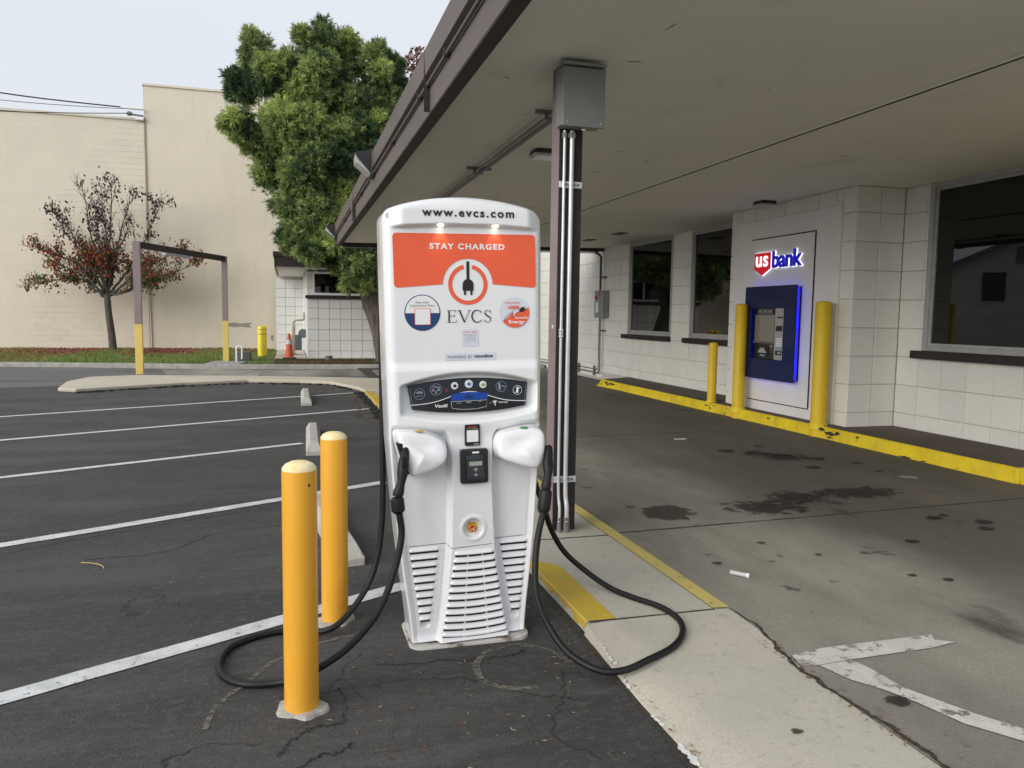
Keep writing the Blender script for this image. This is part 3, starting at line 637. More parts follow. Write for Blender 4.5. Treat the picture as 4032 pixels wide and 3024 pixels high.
MB().extr([(1.005, 3.30), (1.043, 3.285), (1.043, 3.485), (1.0, 3.485)], 'y', 2.15, 18.16).build('roof_edge', M['brown'], cano, bevel=.004)
MB().prism([(1.02, 18.06), (7.1, 16.9), (7.1, 16.98), (1.02, 18.15)], 3.03, 3.40).build('fascia', M['brown_dark'], cano)
MB().box(1.14, 7.4, 2.2, 2.29, 3.03, 3.40).build('fascia', M['brown'], cano)
for y in (5.96, 12.83): MB().box(.9985, 1.0445, y-.003, y+.003, 3.035, 3.49).build('fascia_joint', M['brown_dark'], cano)
b = MB(); n = 120       # expansion bead along the ceiling, with a slightly ragged edge
for i in range(n+1):
    y = 2.3+i*(14.8)/n; e = random.uniform(-.004, .004)
    b.v += [(4.200+e, y, 3.0995), (4.208, y, 3.088), (4.240, y, 3.088), (4.246, y, 3.0995)]
for i in range(n):
    for k in range(3): a = i*4+k; b.f.append((a, a+1, a+5, a+4))
b.build('ceiling_bead', mat('bead', (.88, .86, .8), .9), cano)
M['shadow_gap'] = M['brown_dark']
b = MB()
for i in range(98): b.box(4.2485, 4.2555+random.uniform(0, .006), 2.4+i*.145, 2.54+i*.145, 3.084, 3.0993)
b.build('bead_shadow', M['brown_dark'], cano)  # ragged dark strip beside the bead, standing in for its shadow
# canopy post: two flanges and a web
def post(x0, x1, y0, y1):
    p = MB().box(x0+.004, x1, y0, y0+.012, .06, 3.1).build('post', M['brown_dark'], bank, bevel=.002)
    MB().box(x0, x0+.0035, y0-.001, y1+.001, .06, 3.1).build('post_side', M['brown_mauve'], p)
    MB().box(x0+.004, x1-.001, y0+.0125, y1, .06, 3.1).build('post_core', M['brown_dark'], p)
    return p
post(1.68, 1.842, 4.79, 4.93); 
post(1.68, 1.842, 13.4, 13.54); 
MB().lathe([(.012, 0), (.014, .004), (0, .005)], (1.678, 4.85, 1.43), 10, 'x').build('chip', M['paper'], bank)
# scratches and flaked spots on the ceiling
for k in range(26):
    x, y = random.uniform(1.4, 6.2), random.uniform(3.8, 14); a = random.uniform(0, 3.1) if k > 8 else random.uniform(-.3, .3); l_ = random.uniform(.02, .07); w_ = random.uniform(.004, .012)
    ca_, sa_ = math.cos(a), math.sin(a)
    MB().poly([(x+ca_*p-sa_*q, y+sa_*p+ca_*q, 3.0985) for p, q in ((-l_, 0), (-l_*.3, w_), (l_*.4, w_*.5), (l_, -w_*.3), (l_*.1, -w_))]).build('scratch', M['walk'], cano)
# soffit vents
for (x, y) in ((6.04, 15.2), (6.1, 13.8)):
    MB().box(x-.1, x+.1, y-.18, y+.18, 3.088, 3.0995).build('soffit_vent', M['brown_dark'], cano)

# ================================================================ CASH MACHINE + SIGN
atm = empty('cash_machine', (6.46, 9.24, .67)); atm.location = (0, 0, 0)
tag(atm, 'navy blue drive-up cash machine with a glowing blue edge set in a white wall panel', 'cash machine')
X0 = 6.461
def ring(x0, x1, Y0, Y1, Z0, Z1, y0, y1, z0, z1):
    return MB().box(x0, x1, Y0, Y1, Z0, z0).box(x0, x1, Y0, Y1, z1, Z1).box(x0, x1, Y0, y0, z0, z1).box(x0, x1, y1, Y1, z0, z1)
MB().box(X0-.03, X0, 8.70, 9.79, .69, 1.935).build('backing', M['navy_metal'], atm)
ring(X0-.085, X0-.031, 8.70, 9.79, .695, 1.93, 8.72, 9.77, .715, 1.91).build('light_strip', M['blue_glow'], atm)
ring(X0-.12, X0-.086, 8.67, 9.82, .665, 1.955, 8.905, 9.65, .945, 1.652).build('surround', M['navy_metal'], atm, bevel=.004)
MB().box(X0-.07, X0-.0305, 8.905, 9.65, .945, 1.652).build('recess_back', M['reader'], atm)
sc = MB().box(X0-.088, X0-.0705, 9.14, 9.60, 1.19, 1.56).build('screen', mat('atm screen', (.16, .16, .14), .12, coat=.6), atm)
MB().box(X0-.094, X0-.0705, 9.13, 9.62, 1.165, 1.188).build('screen_bezel', M['ink_soft'], atm)
MB().box(X0-.1, X0-.0705, 9.18, 9.52, 1.575, 1.635).build('light_bar', M['ink_soft'], atm)
for y in (9.24, 9.35, 9.46): MB().lathe([(.014, 0), (.014, -.005)], (X0-.1, y, 1.605), 12, 'x').build('indicator', M['silver'], atm)
si = MB().box(X0-.1, X0-.0705, 8.91, 9.115, .948, 1.65).build('control_strip', M['silver'], atm, bevel=.003)
MB().box(X0-.106, X0-.1005, 8.945, 9.065, 1.515, 1.535).build('card_slot', M['ink'], si)
MB().box(X0-.12, X0-.1005, 8.945, 9.07, 1.34, 1.41).build('card_reader', M['ink'], si, bevel=.01)
for i in range(4):
    for j in range(4): MB().box(X0-.108, X0-.1005, 8.94+j*.034, 8.966+j*.034, 1.135+i*.03, 1.157+i*.03).build('key', M['vinyl_white'], si)
MB().box(X0-.104, X0-.1005, 8.96, 9.07, 1.09, 1.105).build('sticker', mat('sky sticker', (.1, .4, .65), .4), si)
MB().box(X0-.106, X0-.1005, 8.945, 9.08, 1.015, 1.075).build('receipt_slot', M['ink'], si, bevel=.008)
MB().box(X0-.112, X0-.1065, 8.955, 9.02, 1.03, 1.06).build('slot_lip', M['silver'], si, bevel=.006)
dp = MB().box(X0-.078, X0-.0705, 9.28, 9.56, 1.0, 1.145).build('dispenser', M['ink'], atm, bevel=.01)
MB().extr([(9.30, 1.03), (9.50, 1.03), (9.44, 1.10), (9.36, 1.10)], 'x', X0-.095, X0-.0785).build('dispenser_tray', M['silver'], dp)
MB().box(X0-.084, X0-.0785, 9.34, 9.46, .985, 1.005).build('sticker', bpy.data.materials['sky sticker'], dp)
for z in (1.10, 1.07, 1.04): MB().box(X0-.0745, X0-.0705, 9.17, 9.23, z, z+.012).build('print', M['ink_soft'], atm)
MB().box(X0-.076, X0-.0705, 9.19, 9.25, 1.12, 1.14).build('jack_plate', M['silver'], atm)

def text_mesh(body, w=None, h=None, offset=0.0, space=1.0, ext=0.0, align='LEFT', shear=0, res=4):
    cu = bpy.data.curves.new('text', 'FONT'); cu.body = body; cu.size = 1; cu.offset = offset; cu.space_character = space; cu.extrude = 0; cu.resolution_u = res; cu.shear = shear; cu.space_line = 1.0
    cu.align_x = align
    o = bpy.data.objects.new('text', cu); C.objects.link(o); dg = bpy.context.evaluated_depsgraph_get()
    me = bpy.data.meshes.new_from_object(o.evaluated_get(dg)); bpy.data.objects.remove(o); bpy.data.curves.remove(cu)
    n = len(me.vertices); co = np.empty(n*3); me.vertices.foreach_get('co', co); co = co.reshape(-1, 3)
    mn, mxx = co.min(0), co.max(0); s = (mxx-mn); co -= mn
    sx = (w/s[0]) if w else None; sy = (h/s[1]) if h else None
    sx = sx or sy; sy = sy or sx
    co[:, 0] *= sx; co[:, 1] *= sy; co[:, 2] = 0
    fs_ = [tuple(p.vertices) for p in me.polygons]
    bpy.data.meshes.remove(me)
    if ext:      # give the letters thickness
        edges = {}
        for f_ in fs_:
            for i in range(len(f_)):
                e = (f_[i], f_[(i+1) % len(f_)]); edges[e] = 1
        n = len(co); top = co.copy(); top[:, 2] = ext; co = np.vstack([co, top]); nf = [tuple(n+i for i in f_) for f_ in fs_]
        for (a, b_) in list(edges):
            if (b_, a) not in edges: nf.append((a, b_, n+b_, n+a))
        fs_ = nf
    return co, fs_
def place_text(co, fs_, fn, name, m, parent=None):
    me = bpy.data.meshes.new(name); me.from_pydata([fn(*p) for p in co], [], fs_); me.validate(); me.update(); return link(name, me, m, parent)
sign = empty('bank_sign'); tag(sign, 'illuminated red, white and blue bank lettering above the cash machine', 'sign')
XS = 6.461
shield = [(9.765, 2.43), (9.765, 2.205), (9.575, 2.115), (9.385, 2.205), (9.385, 2.43)]
sh = MB().extr(shield, 'x', XS-.03, XS).build('shield', M['sign_red'], sign)
big = [(9.575+(p[0]-9.575)*1.03, 2.28+(p[1]-2.28)*1.03) for p in shield]
MB().extr(big, 'x', XS-.02, XS-.001).build('shield_halo', M['sign_white'], sh)
co, fs_ = text_mesh('us', w=.285, h=.15, offset=.012, ext=.008, space=1.08)
place_text(co, fs_, lambda x, y, z: (XS-.031-z, 9.718-x, 2.235+y), 'letters', M['sign_white'], sign)
co, fs_ = text_mesh('bank', w=.655, h=.235, offset=.03, ext=.014, space=.95)
place_text(co, fs_, lambda x, y, z: (XS-.017-z, 9.35-x, 2.205+y), 'letters', M['sign_blue'], sign)
co, fs_ = text_mesh('bank', w=.656, h=.237, offset=.031, ext=.012, space=.95)
place_text(co, fs_, lambda x, y, z: (XS-.004-z, 9.352-x, 2.203+y), 'letter_edges', M['sign_white'], sign)
# lamps that the photograph shows lit: the strip and letters emit by themselves.

# ---- yellow bollards by the bank kerb
def bank_bollard(x, y, h, r, label):
    o = empty('bollard', (x, y, .06)); tag(o, label, 'bollard', 'mustard bollards along the bank kerb')
    MB().lathe([(r, .0), (r, h-.03), (r*.9, h-.012), (r*.45, h), (0, h+.003)], (0, 0, 0), 24).build('post', M['bollard_dark'], o, smooth=True)
    MB().lathe([(r*1.25, .09), (r*1.15, .15), (r*1.001, .165)], (0, 0, 0), 20, cap=False).build('collar', M['kerb_yellow2'], o, smooth=True)
bank_bollard(6.33, 10.63, 1.07, .069, 'short mustard bollard on the kerb left of the cash machine')
bank_bollard(6.27, 9.79, 1.655, .088, 'tall mustard bollard just left of the cash machine')
bank_bollard(6.30, 8.05, 1.67, .096, 'tall scuffed mustard bollard just right of the cash machine')

# ================================================================ POST ELECTRICS
jb = empty('junction_box'); tag(jb, 'grey steel junction box at the top of the brown canopy post', 'electrical box')
MB().box(1.652, 1.922, 4.655, 4.785, 2.70, 3.055).build('enclosure', M['box_grey'], jb, bevel=.004)
MB().box(1.646, 1.928, 4.631, 4.654, 2.685, 3.045).build('cover', M['box_grey'], jb, bevel=.005)
MB().box(1.643, 1.931, 4.62, 4.72, 3.057, 3.075).build('lid_lip', M['box_grey'], jb, bevel=.004)
for x in (1.675, 1.90): MB().lathe([(.006, 0), (.006, -.004), (0, -.006)], (x, 4.631, 2.71), 10, 'y').build('screw', M['steel'], jb)
MB().box(1.78, 1.80, 4.64, 4.65, 2.666, 2.674).build('latch', M['vinyl_white'], jb)
co, fs_ = text_mesh('square', w=.09, h=.02, offset=.01)
cr_ = empty('conduit_riser'); tag(cr_, 'pair of galvanised conduits strapped up the front of the brown post', 'conduit')
for x, r in ((1.712, .0095), (1.762, .0155)):
    pts = [(x+.004*(x > 1.73), 4.745, .06), (x+.004, 4.745, .22), (x, 4.765, .35), (x, 4.772, .8), (x, 4.772, 2.69)]
    MB().tube(spline(pts, 5), r, 12).build('pipe', M['steel'], cr_, smooth=True)
    MB().lathe([(r*1.55, 0), (r*1.5, .07), (r*1.2, .072)], (x+.003, 4.745, .06), 14).build('coupling', M['steel_dark'], cr_, smooth=True)
    MB().lathe([(r*1.45, 0), (r*1.45, .02), (r*1.2, .021)], (x+.004, 4.745, .14), 6).build('nut', M['steel_dark'], cr_)
    MB().lathe([(r*1.7, 0), (r*1.7, .028), (r*1.3, .03)], (x, 4.772, 2.645), 6).build('nut', M['box_grey'], cr_)
for k in range(3): MB().lathe([(.0125, 0), (.0155, .004), (.0155, .014), (.0125, .018)], (1.712, 4.772, 1.36+k*.02), 12).build('nut', M['steel'], cr_, smooth=True)
for z in (2.35, .412):
    s_ = MB().box(1.683, 1.84, 4.776, 4.7885, z-.021, z+.021).build('strut', M['steel'], cr_, bevel=.002)
    for x, r in ((1.712, .0095), (1.762, .0155)):
        MB().lathe([(r*1.18, -.009), (r*1.18, .009)], (x, 4.772, z), 14).build('strap', M['steel'], s_, smooth=True)
        MB().box(x+r, x+r+.013, 4.762, 4.7755, z-.009, z+.009).build('strap_ear', M['steel_dark'], s_)
    MB().lathe([(.009, 0), (.009, -.003)], (1.81, 4.776, z), 12, 'y').build('bolt', M['steel_dark'], s_)
cc_ = empty('ceiling_conduits'); tag(cc_, 'twin conduits running under the canopy ceiling away from the post', 'conduit')
for x, r in ((1.955, .013), (2.02, .019)):
    MB().tube(spline([(1.72+(x-1.95), 4.95, 3.04), (1.8+(x-1.95), 5.1, 3.045), (x, 5.5, 3.05), (x, 6, 3.052), (x, 10, 3.052), (x, 17.2, 3.052)], 6), r, 10).build('pipe', M['steel_dark'], cc_, smooth=True)
for y in (5.86, 8.3, 11.2, 14.2):
    MB().box(1.86, 2.13, y-.02, y+.02, 3.072, 3.0995).build('strut', M['steel_dark'], cc_, bevel=.002)
    for x in (1.955, 2.02): MB().box(x-.02, x+.02, y-.008, y+.008, 3.028, 3.0715).build('clamp', M['steel_dark'], cc_, bevel=.003)
def soffit_lamp(x, y, label):
    o = empty('soffit_lamp', (x, y, 3.1)); tag(o, label, 'ceiling lamp', 'square lamps on the canopy ceiling')
    MB().lathe([(.15, -.012), (.16, -.001)], (0, 0, 0), 28).build('mounting_ring', M['panel'], o)
    b = MB(); b.extr([(-.10, -.013), (-.12, -.055), (.12, -.055), (.10, -.013)], 'y', -.11, .11); b.build('housing', M['bronze'], o, bevel=.006)
    b = MB(); b.extr([(-.122, -.0555), (-.095, -.082), (.095, -.082), (.122, -.0555)], 'y', -.115, .115); b.build('lens', M['lens'], o, bevel=.004)
soffit_lamp(6.2, 9.23, 'dark square ceiling lamp above the cash machine'); soffit_lamp(2.37, 7.2, 'dark square ceiling lamp half hidden behind the brown post')
# fascia conduit and wall packs
fc_ = empty('fascia_conduit'); tag(fc_, 'brown painted conduit running along the canopy fascia', 'conduit')
MB().tube([(1.024, 2.3, 3.225), (1.024, 5.5, 3.23), (1.024, 10.2, 3.24)], .0135, 10).build('pipe', M['brown'], fc_, smooth=True)
MB().tube([(1.024, 10.45, 3.25), (1.024, 13.2, 3.26), (1.024, 18.0, 3.262)], .0135, 10).build('pipe', M['brown'], fc_, smooth=True)
for y in (6.3, 5.2, 8.0, 11.6, 15.0): MB().box(1.004, 1.0445, y-.014, y+.014, 3.205, 3.262).build('clip', M['brown_dark'], fc_)
MB().box(.985, 1.0445, 12.9, 13.1, 3.17, 3.31).build('outlet_box', M['brown'], fc_, bevel=.006)
MB().tube([(1.02, 13.0, 3.17), (1.02, 13.0, 3.05)], .014, 8).build('pipe', M['brown_dark'], fc_)
MB().box(.99, 1.0445, 12.93, 13.07, 3.015, 3.055).build('outlet_box', M['brown'], fc_, bevel=.006)
def wall_pack(y, z, label):
    o = empty('wall_pack', (1.045, y, z)); tag(o, label, 'floodlight', 'wall pack floodlights on the canopy fascia')
    MB().box(-.055, -.002, -.17, .17, -.15, .15).build('back_box', M['bronze'], o, bevel=.01)
    for q0, q1 in ((-.165, -.15), (.15, .165)): MB().extr([(-.056, .155), (-.25, .115), (-.235, .07), (-.056, -.13)], 'y', q0, q1).build('side_plate', M['bronze'], o)
    MB().extr([(-.056, .155), (-.25, .118), (-.25, .105), (-.056, .14)], 'y', -.149, .149).build('hood', M['bronze'], o)
    MB().extr([(-.058, -.14), (-.24, .0), (-.245, .10), (-.06, .135)], 'y', -.148, .148).build('lens', M['lens'], o, bevel=.01)
    MB().tube([(-.03, -.17, .04), (-.02, -.22, .05), (-.02, -.24, .02)], .008, 8).build('lead', M['vinyl_white'], o)
wall_pack(9.98, 3.36, 'large bronze wall pack light on the fascia, nearer one'); wall_pack(17.95, 3.32, 'small-looking bronze wall pack at the far corner of the fascia')

# switch box and conduits on the far wall
sb = empty('safety_switch'); tag(sb, 'grey electrical disconnect with a red knob on the far white wall', 'electrical box')
MB().box(6.96, 7.098, 16.53, 17.05, 1.48, 2.11).build('enclosure', M['box_grey'], sb, bevel=.006)
MB().box(6.945, 6.959, 16.52, 17.06, 1.475, 2.115).build('door', M['box_grey'], sb, bevel=.004)
MB().lathe([(.045, 0), (.045, -.02), (.03, -.03), (0, -.032)], (6.944, 16.93, 1.95), 16, 'x').build('knob', M['red'], sb)
MB().box(6.940, 6.9445, 16.82, 16.96, 1.6, 1.84).build('sticker', M['vinyl_white'], sb)
MB().box(6.940, 6.9445, 16.72, 16.82, 2.0, 2.09).build('sticker', M['red'], sb)
MB().box(7.0, 7.05, 16.505, 16.528, 1.66, 1.9).build('lever', M['box_grey'], sb, bevel=.01)
wc_ = empty('wall_conduits'); tag(wc_, 'grey conduits curving above and below the disconnect on the far wall', 'conduit')
for dy, r, zt, zb in ((0, .017, 3.03, .17), (.07, .012, 3.0, .25)):
    MB().tube(spline([(6.99, 16.80+dy, 2.1), (6.99, 16.80+dy, 2.75), (6.985, 16.81+dy, 2.9), (6.9, 16.93+dy, zt-.02), (6.7, 17.05+dy, zt), (4, 17.55+dy, zt), (1.2, 18.12+dy, zt)], 6), r, 10).build('pipe', M['brown_dark'] if dy == 0 else M['steel_dark'], wc_, smooth=True)
    MB().tube(spline([(7.0, 16.80+dy, 1.48), (7.0, 16.80+dy, .6), (7.01, 16.80+dy, zb+.14), (7.03, 16.95+dy, zb+.01), (7.06, 17.2, zb), (7.07, 18.5, zb), (7.07, 23.9, zb)], 6), r, 10).build('pipe', M['steel_dark'], wc_, smooth=True)
for y in (17.28, 18.3, 20.5): MB().box(7.045, 7.098, y-.02, y+.02, .09, .33).build('strut', M['steel_dark'], wc_)
for z in (2.42, 1.18): MB().box(7.02, 7.098, 16.68, 16.92, z-.02, z+.02).build('strut', M['steel_dark'], wc_)

# ================================================================ CHARGER
ch = empty('ev_charger', (.785, 3.33, 0)); ch.rotation_euler = (0, math.radians(-1.3), 0)
tag(ch, 'tall white electric car charger with an orange panel, round stickers and louvred base', 'charging station')
HWp = [(0, .268), (.06, .270), (.16, .279), (.3, .296), (.5, .317), (.75, .335), (.95, .348), (1.3, .354), (1.7, .357), (2.02, .357)]
def hw(w): return float(np.interp(w, [a for a, _ in HWp], [b for _, b in HWp]))
def ss(a, b, x): t = min(1, max(0, (x-a)/(b-a))); return t*t*(3-2*t)
def colw(w): return float(np.interp(w, [0, .05, .2, .46, .75, .95, 1.02], [.158, .153, .125, .098, .088, .094, .12]))
UC = .016
def depth(u, w):
    """relief of the shell towards the viewer, metres"""
    z = 0
    r = 1.886-.014*(u/.33)**2
    em = ss(.338, .27, abs(u))
    z += .030*ss(r-.004, r+.010, w)*em*ss(2.03, 1.95, w)*1.0 + .006*ss(r-.06, r-.004, w)*em*0
    wt = 1.248-.048*((u-.01)/.3)**2; wb = 1.043+.036*((u-.01)/.3)**2
    rec = ss(wt+.004, wt-.018, w)*ss(wb-.022, wb+.012, w)*ss(.316, .296, abs(u-.01))
    z -= .030*rec
    z += .012*ss(1.30, 1.255, w)*ss(.95, 1.02, w)*(1-rec)
    c_ = colw(w); side = ss(c_, c_+.018, abs(u-UC)); sh = 1.028-.03*ss(.30, .10, abs(u-UC))
    z -= .050*side*ss(sh, sh-.045, w)*(1-.4*ss(.5, .0, w))
    z += .006*(1-side)*ss(1.0, .9, w)
    dd = math.hypot(u-UC, w-.538)
    z += .004*ss(.066, .056, dd)*ss(.040, .050, dd) - .020*ss(.046, .036, dd)
    z -= .016*ss(.026, .022, dd)
    for bx in (-.206, .216):
        q = math.hypot((u-bx)/1.35, w-.1); z -= .016*ss(.019, .012, q)
    z += .018*ss(.055, .0, w)
    return z
NS, NT = 190, 430
V = []; RR = .045
for j in range(NT+1):
    t = j/NT
    for i in range(NS+1):
        s_ = math.sin((i/NS-.5)*PI)*.55+(i/NS-.5)*2*.45
        u0 = s_
        # outline
        wgt = 2.016*t
        u = u0*hw(wgt)
        e = hw(wgt)-abs(u)
        top = 2.016-.066*(u/.357)**2
        if e < .035: top -= .035-math.sqrt(max(0, .035**2-(.035-e)**2))
        w = .022 + (top-.022)*t
        u = u0*hw(w); e = max(0, hw(w)-abs(u)); e2 = max(0, (top-w))
        a, b_ = max(0, RR-e), max(0, .03-e2)*1.5
        q = min(RR, math.hypot(a, b_)); drop = RR-math.sqrt(max(0, RR*RR-q*q))
        V.append((u, -depth(u, w)*ss(0, .03, e)+drop, w))
F = []
for j in range(NT):
    for i in range(NS): a = j*(NS+1)+i; F.append((a, a+1, a+NS+2, a+NS+1))
# side walls and back
loop = [i for i in range(NS+1)] + [j*(NS+1)+NS for j in range(1, NT+1)] + [NT*(NS+1)+i for i in range(NS-1, -1, -1)] + [j*(NS+1) for j in range(NT-1, 0, -1)]
prev = loop
for yb, sc_ in ((.06, 1.0), (.24, 1.0), (.27, .985), (.285, .955)):
    n0 = len(V)
    for k in loop: x, y, z = V[k]; V.append((x*sc_, yb, .9+(z-.9)*(1-(1-sc_)*.35)))
    m_ = len(loop)
    for i in range(m_): F.append((prev[(i+1) % m_], prev[i], n0+i, n0+(i+1) % m_))
    prev = [n0+i for i in range(m_)]
F.append(tuple(prev))
me = bpy.data.meshes.new('shell'); me.from_pydata(V, [], F); me.update()
shell = link('shell', me, M['plastic'], ch, smooth=True, angle=60)
EPS = .0018
def FY(u, w, k=1): return -depth(u, w)-EPS*k
def plate(pts, name, m, parent=ch, k=1, y=None, th=.0):
    # pts in (u, w), flat sheet on the shell face
    yy = (-EPS*k) if y is None else y
    b = MB(); b.poly([(p[0], yy, p[1]) for p in pts]); return b.build(name, m, parent)
def circ(cx, cz, r, n=40, a0=0, a1=2*PI): return [(cx+r*math.cos(a0+(a1-a0)*i/n), cz+r*math.sin(a0+(a1-a0)*i/n)) for i in range(n+(0 if abs(a1-a0-2*PI) < 1e-6 else 1))]
def annulus(cx, cz, r0, r1, m, name, parent, y, a0=0, a1=2*PI, n=60):
    b = MB()
    for i in range(n+1):
        a = a0+(a1-a0)*i/n; b.v += [(cx+r0*math.cos(a), y, cz+r0*math.sin(a)), (cx+r1*math.cos(a), y, cz+r1*math.sin(a))]
    for i in range(n): b.f.append((2*i, 2*i+1, 2*i+3, 2*i+2))
    return b.build(name, m, parent)
def rrect(x0, x1, z0, z1, r, n=6):
    out = []
    for cx, cz, a in ((x1-r, z0+r, -PI/2), (x1-r, z1-r, 0), (x0+r, z1-r, PI/2), (x0+r, z0+r, PI)):
        out += [(cx+r*math.cos(a+PI/2*i/n), cz+r*math.sin(a+PI/2*i/n)) for i in range(n+1)]
    return out
def ctext(body, x0, x1, z0, z1, m, parent, off=.0, space=1, y=-.003, name='lettering', **k):
    co, fs_ = text_mesh(body, w=x1-x0, h=z1-z0, offset=off, space=space, **k)
    return place_text(co, fs_, lambda x, yy, z: (x0+x, y, z0+yy), name, m, parent)
# orange panel with the round cut-out
CXo, CZo, RO = .008, 1.634, .112
base = circ(CXo, CZo, RO, 30, PI-.01, .01)
left = [(-.302, 1.619), (-.314, 1.632)]; pts = [(-.300, 1.620)] + [(-.3165+.0, 1.636), (-.318, 1.838), (-.304, 1.853), (.305, 1.856), (.3185, 1.842), (.3215, 1.637), (.308, 1.621)]
poly = [base[0]] + [(-.300, 1.620), (-.310, 1.622), (-.3165, 1.634), (-.319, 1.838), (-.315, 1.848), (-.304, 1.853), (.305, 1.855), (.315, 1.850), (.319, 1.840), (.3215, 1.634), (.317, 1.624), (.308, 1.620)] + [base[-1]] + base[::-1][1:-1]
# two halves so the ngon triangulates cleanly
mid = len(base)//2
Lh = [(CXo, 1.854)] + [(-.304, 1.853), (-.315, 1.848), (-.319, 1.838), (-.3165, 1.634), (-.310, 1.622), (-.300, 1.620)] + base[:mid+1]
Rh = [(CXo, 1.854)] + [(.305, 1.855), (.315, 1.850), (.319, 1.840), (.3215, 1.634), (.317, 1.624), (.308, 1.620)] + base[::-1][:len(base)-mid]
b = MB(); b.poly([(p[0], -EPS, p[1]) for p in Lh]); b.poly([(p[0], -EPS, p[1]) for p in Rh]); op = b.build('orange_panel', M['orange'], ch)
annulus(CXo, CZo, .0705, .0885, M['orange'], 'ring_emblem', ch, -EPS, PI/2+.24, 2*PI+PI/2-.24)
b = MB(); y = -EPS*1.5
b.poly([(CXo-.0065, y, 1.735), (CXo-.0065, y, 1.655), (CXo+.0065, y, 1.655), (CXo+.0065, y, 1.735)])
b.poly([(CXo-.0245, y-.0003, 1.607), (CXo+.0245, y-.0003, 1.607)]+[(CXo+.0245*math.cos(a), y-.0003, 1.634+.024*math.sin(a)) for a in np.linspace(0, PI, 14)])
for q in (-.0145, .0145): b.poly([(CXo+q-.0045, y-.0006, 1.608), (CXo+q-.0045, y-.0006, 1.590), (CXo+q, y-.0006, 1.587), (CXo+q+.0045, y-.0006, 1.590), (CXo+q+.0045, y-.0006, 1.608)])
b.build('plug_emblem', M['ink'], ch)
# heading on the crown
co, fs_ = text_mesh('www.evcs.com', w=.408, h=.0255, offset=.028, space=1.28)
place_text(co, fs_, lambda x, yy, z: (-.195+x, -depth(-.195+x, 1.925)-.0028+0*x, 1.9225+yy), 'lettering', M['ink'], ch)
ctext('STAY CHARGED', -.160, .176, 1.786, 1.8115, M['vinyl_white'], ch, off=.034, space=1.22)
# serif capitals E V C S drawn with thick and thin strokes
def strokes(lst, name, m, parent, y):
    b = MB()
    for pts, ws in lst:
        P = [Vector((p[0], 0, p[1])) for p in pts]; n = len(P)
        k0 = len(b.v)
        for i in range(n):
            t = (P[min(i+1, n-1)]-P[max(i-1, 0)]).normalized(); nn = Vector((-t.z, 0, t.x)); w_ = ws[i] if isinstance(ws, (list, tuple)) else ws
            b.v += [tuple(P[i]+nn*w_/2+Vector((0, y, 0))), tuple(P[i]-nn*w_/2+Vector((0, y, 0)))]
        for i in range(n-1): b.f.append((k0+2*i, k0+2*i+1, k0+2*i+3, k0+2*i+2))
        y -= .00012
    return b.build(name, m, parent)
def arcp(cx, cz, rx, rz, a0, a1, n=18): return [(cx+rx*math.cos(a0+(a1-a0)*i/n), cz+rz*math.sin(a0+(a1-a0)*i/n)) for i in range(n+1)]
zb, zt, th, tk = 1.4685, 1.5215, .0021, .0062
E_ = [([(-.079, zb), (-.079, zt)], tk), ([(-.088, zt-.001), (-.049, zt-.001)], th), ([(-.088, zb+.001), (-.047, zb+.001)], th), ([(-.079, 1.497), (-.054, 1.497)], th),
      ([(-.050, zt), (-.050, zt-.010)], th), ([(-.048, zb), (-.046, zb+.012)], th), ([(-.055, 1.491), (-.055, 1.503)], th)]
V_ = [([(-.033, zt), (-.010, zb)], tk), ([(.013, zt), (-.010, zb)], th*1.2), ([(-.042, zt-.001), (-.023, zt-.001)], th), ([(.004, zt-.001), (.020, zt-.001)], th)]
ca = arcp(.047, 1.495, .0235, .0265, PI*.22, PI*1.78, 24)
C_ = [(ca, [th+(tk-th)*max(0, math.sin(PI*i/24))**1.3 for i in range(25)]), ([(.064, zt-.002), (.0655, 1.508)], th), ([(.0655, zb+.012), (.064, zb+.003)], th)]
sp = [Vector((p[0], 0, p[1])) for p in [(.1075, 1.511), (.101, 1.519), (.092, 1.5205), (.0835, 1.514), (.084, 1.505), (.094, 1.4965), (.105, 1.489), (.108, 1.480), (.1025, 1.4705), (.092, 1.4685), (.083, 1.474)]]
spp = [(v.x, v.z) for v in spline(sp, 4)]
S_ = [(spp, [th+(tk-th)*math.exp(-((i/(len(spp)-1)-.5)/.2)**2) for i in range(len(spp))]), ([(.1085, zt-.001), (.1085, 1.508)], th), ([(.0815, zb+.001), (.0815, 1.481)], th)]
strokes(E_+V_+C_+S_, 'lettering', M['ink'], ch, -.0028)
# left round sticker (code square left blank)
st = plate(circ(-.196, 1.512, .0785), 'round_sticker', M['navy'], k=1)
st['label'] = 'navy and white round sticker'
plate(circ(-.196, 1.512, .0745, 40), 'sticker_field', M['vinyl_white'], st, k=1.5)
plate(circ(-.196, 1.512, .0746, 24, -PI+.02, -.02)+[(-.1215, 1.514), (-.2705, 1.508)][:0], 'sticker_band', M['navy'], st, k=2)
plate(rrect(-.231, -.161, 1.459, 1.531, .004, 3), 'label_border', M['orange'], st, k=2.5)
plate(rrect(-.2285, -.1635, 1.4615, 1.5285, .003, 3), 'label_blank', M['vinyl_white'], st, k=3)
ctext('Save with', -.227, -.170, 1.553, 1.562, M['ink_soft'], st, y=-.0058); ctext('Subscription Plans', -.251, -.143, 1.537, 1.5475, M['ink_soft'], st, y=-.0058)
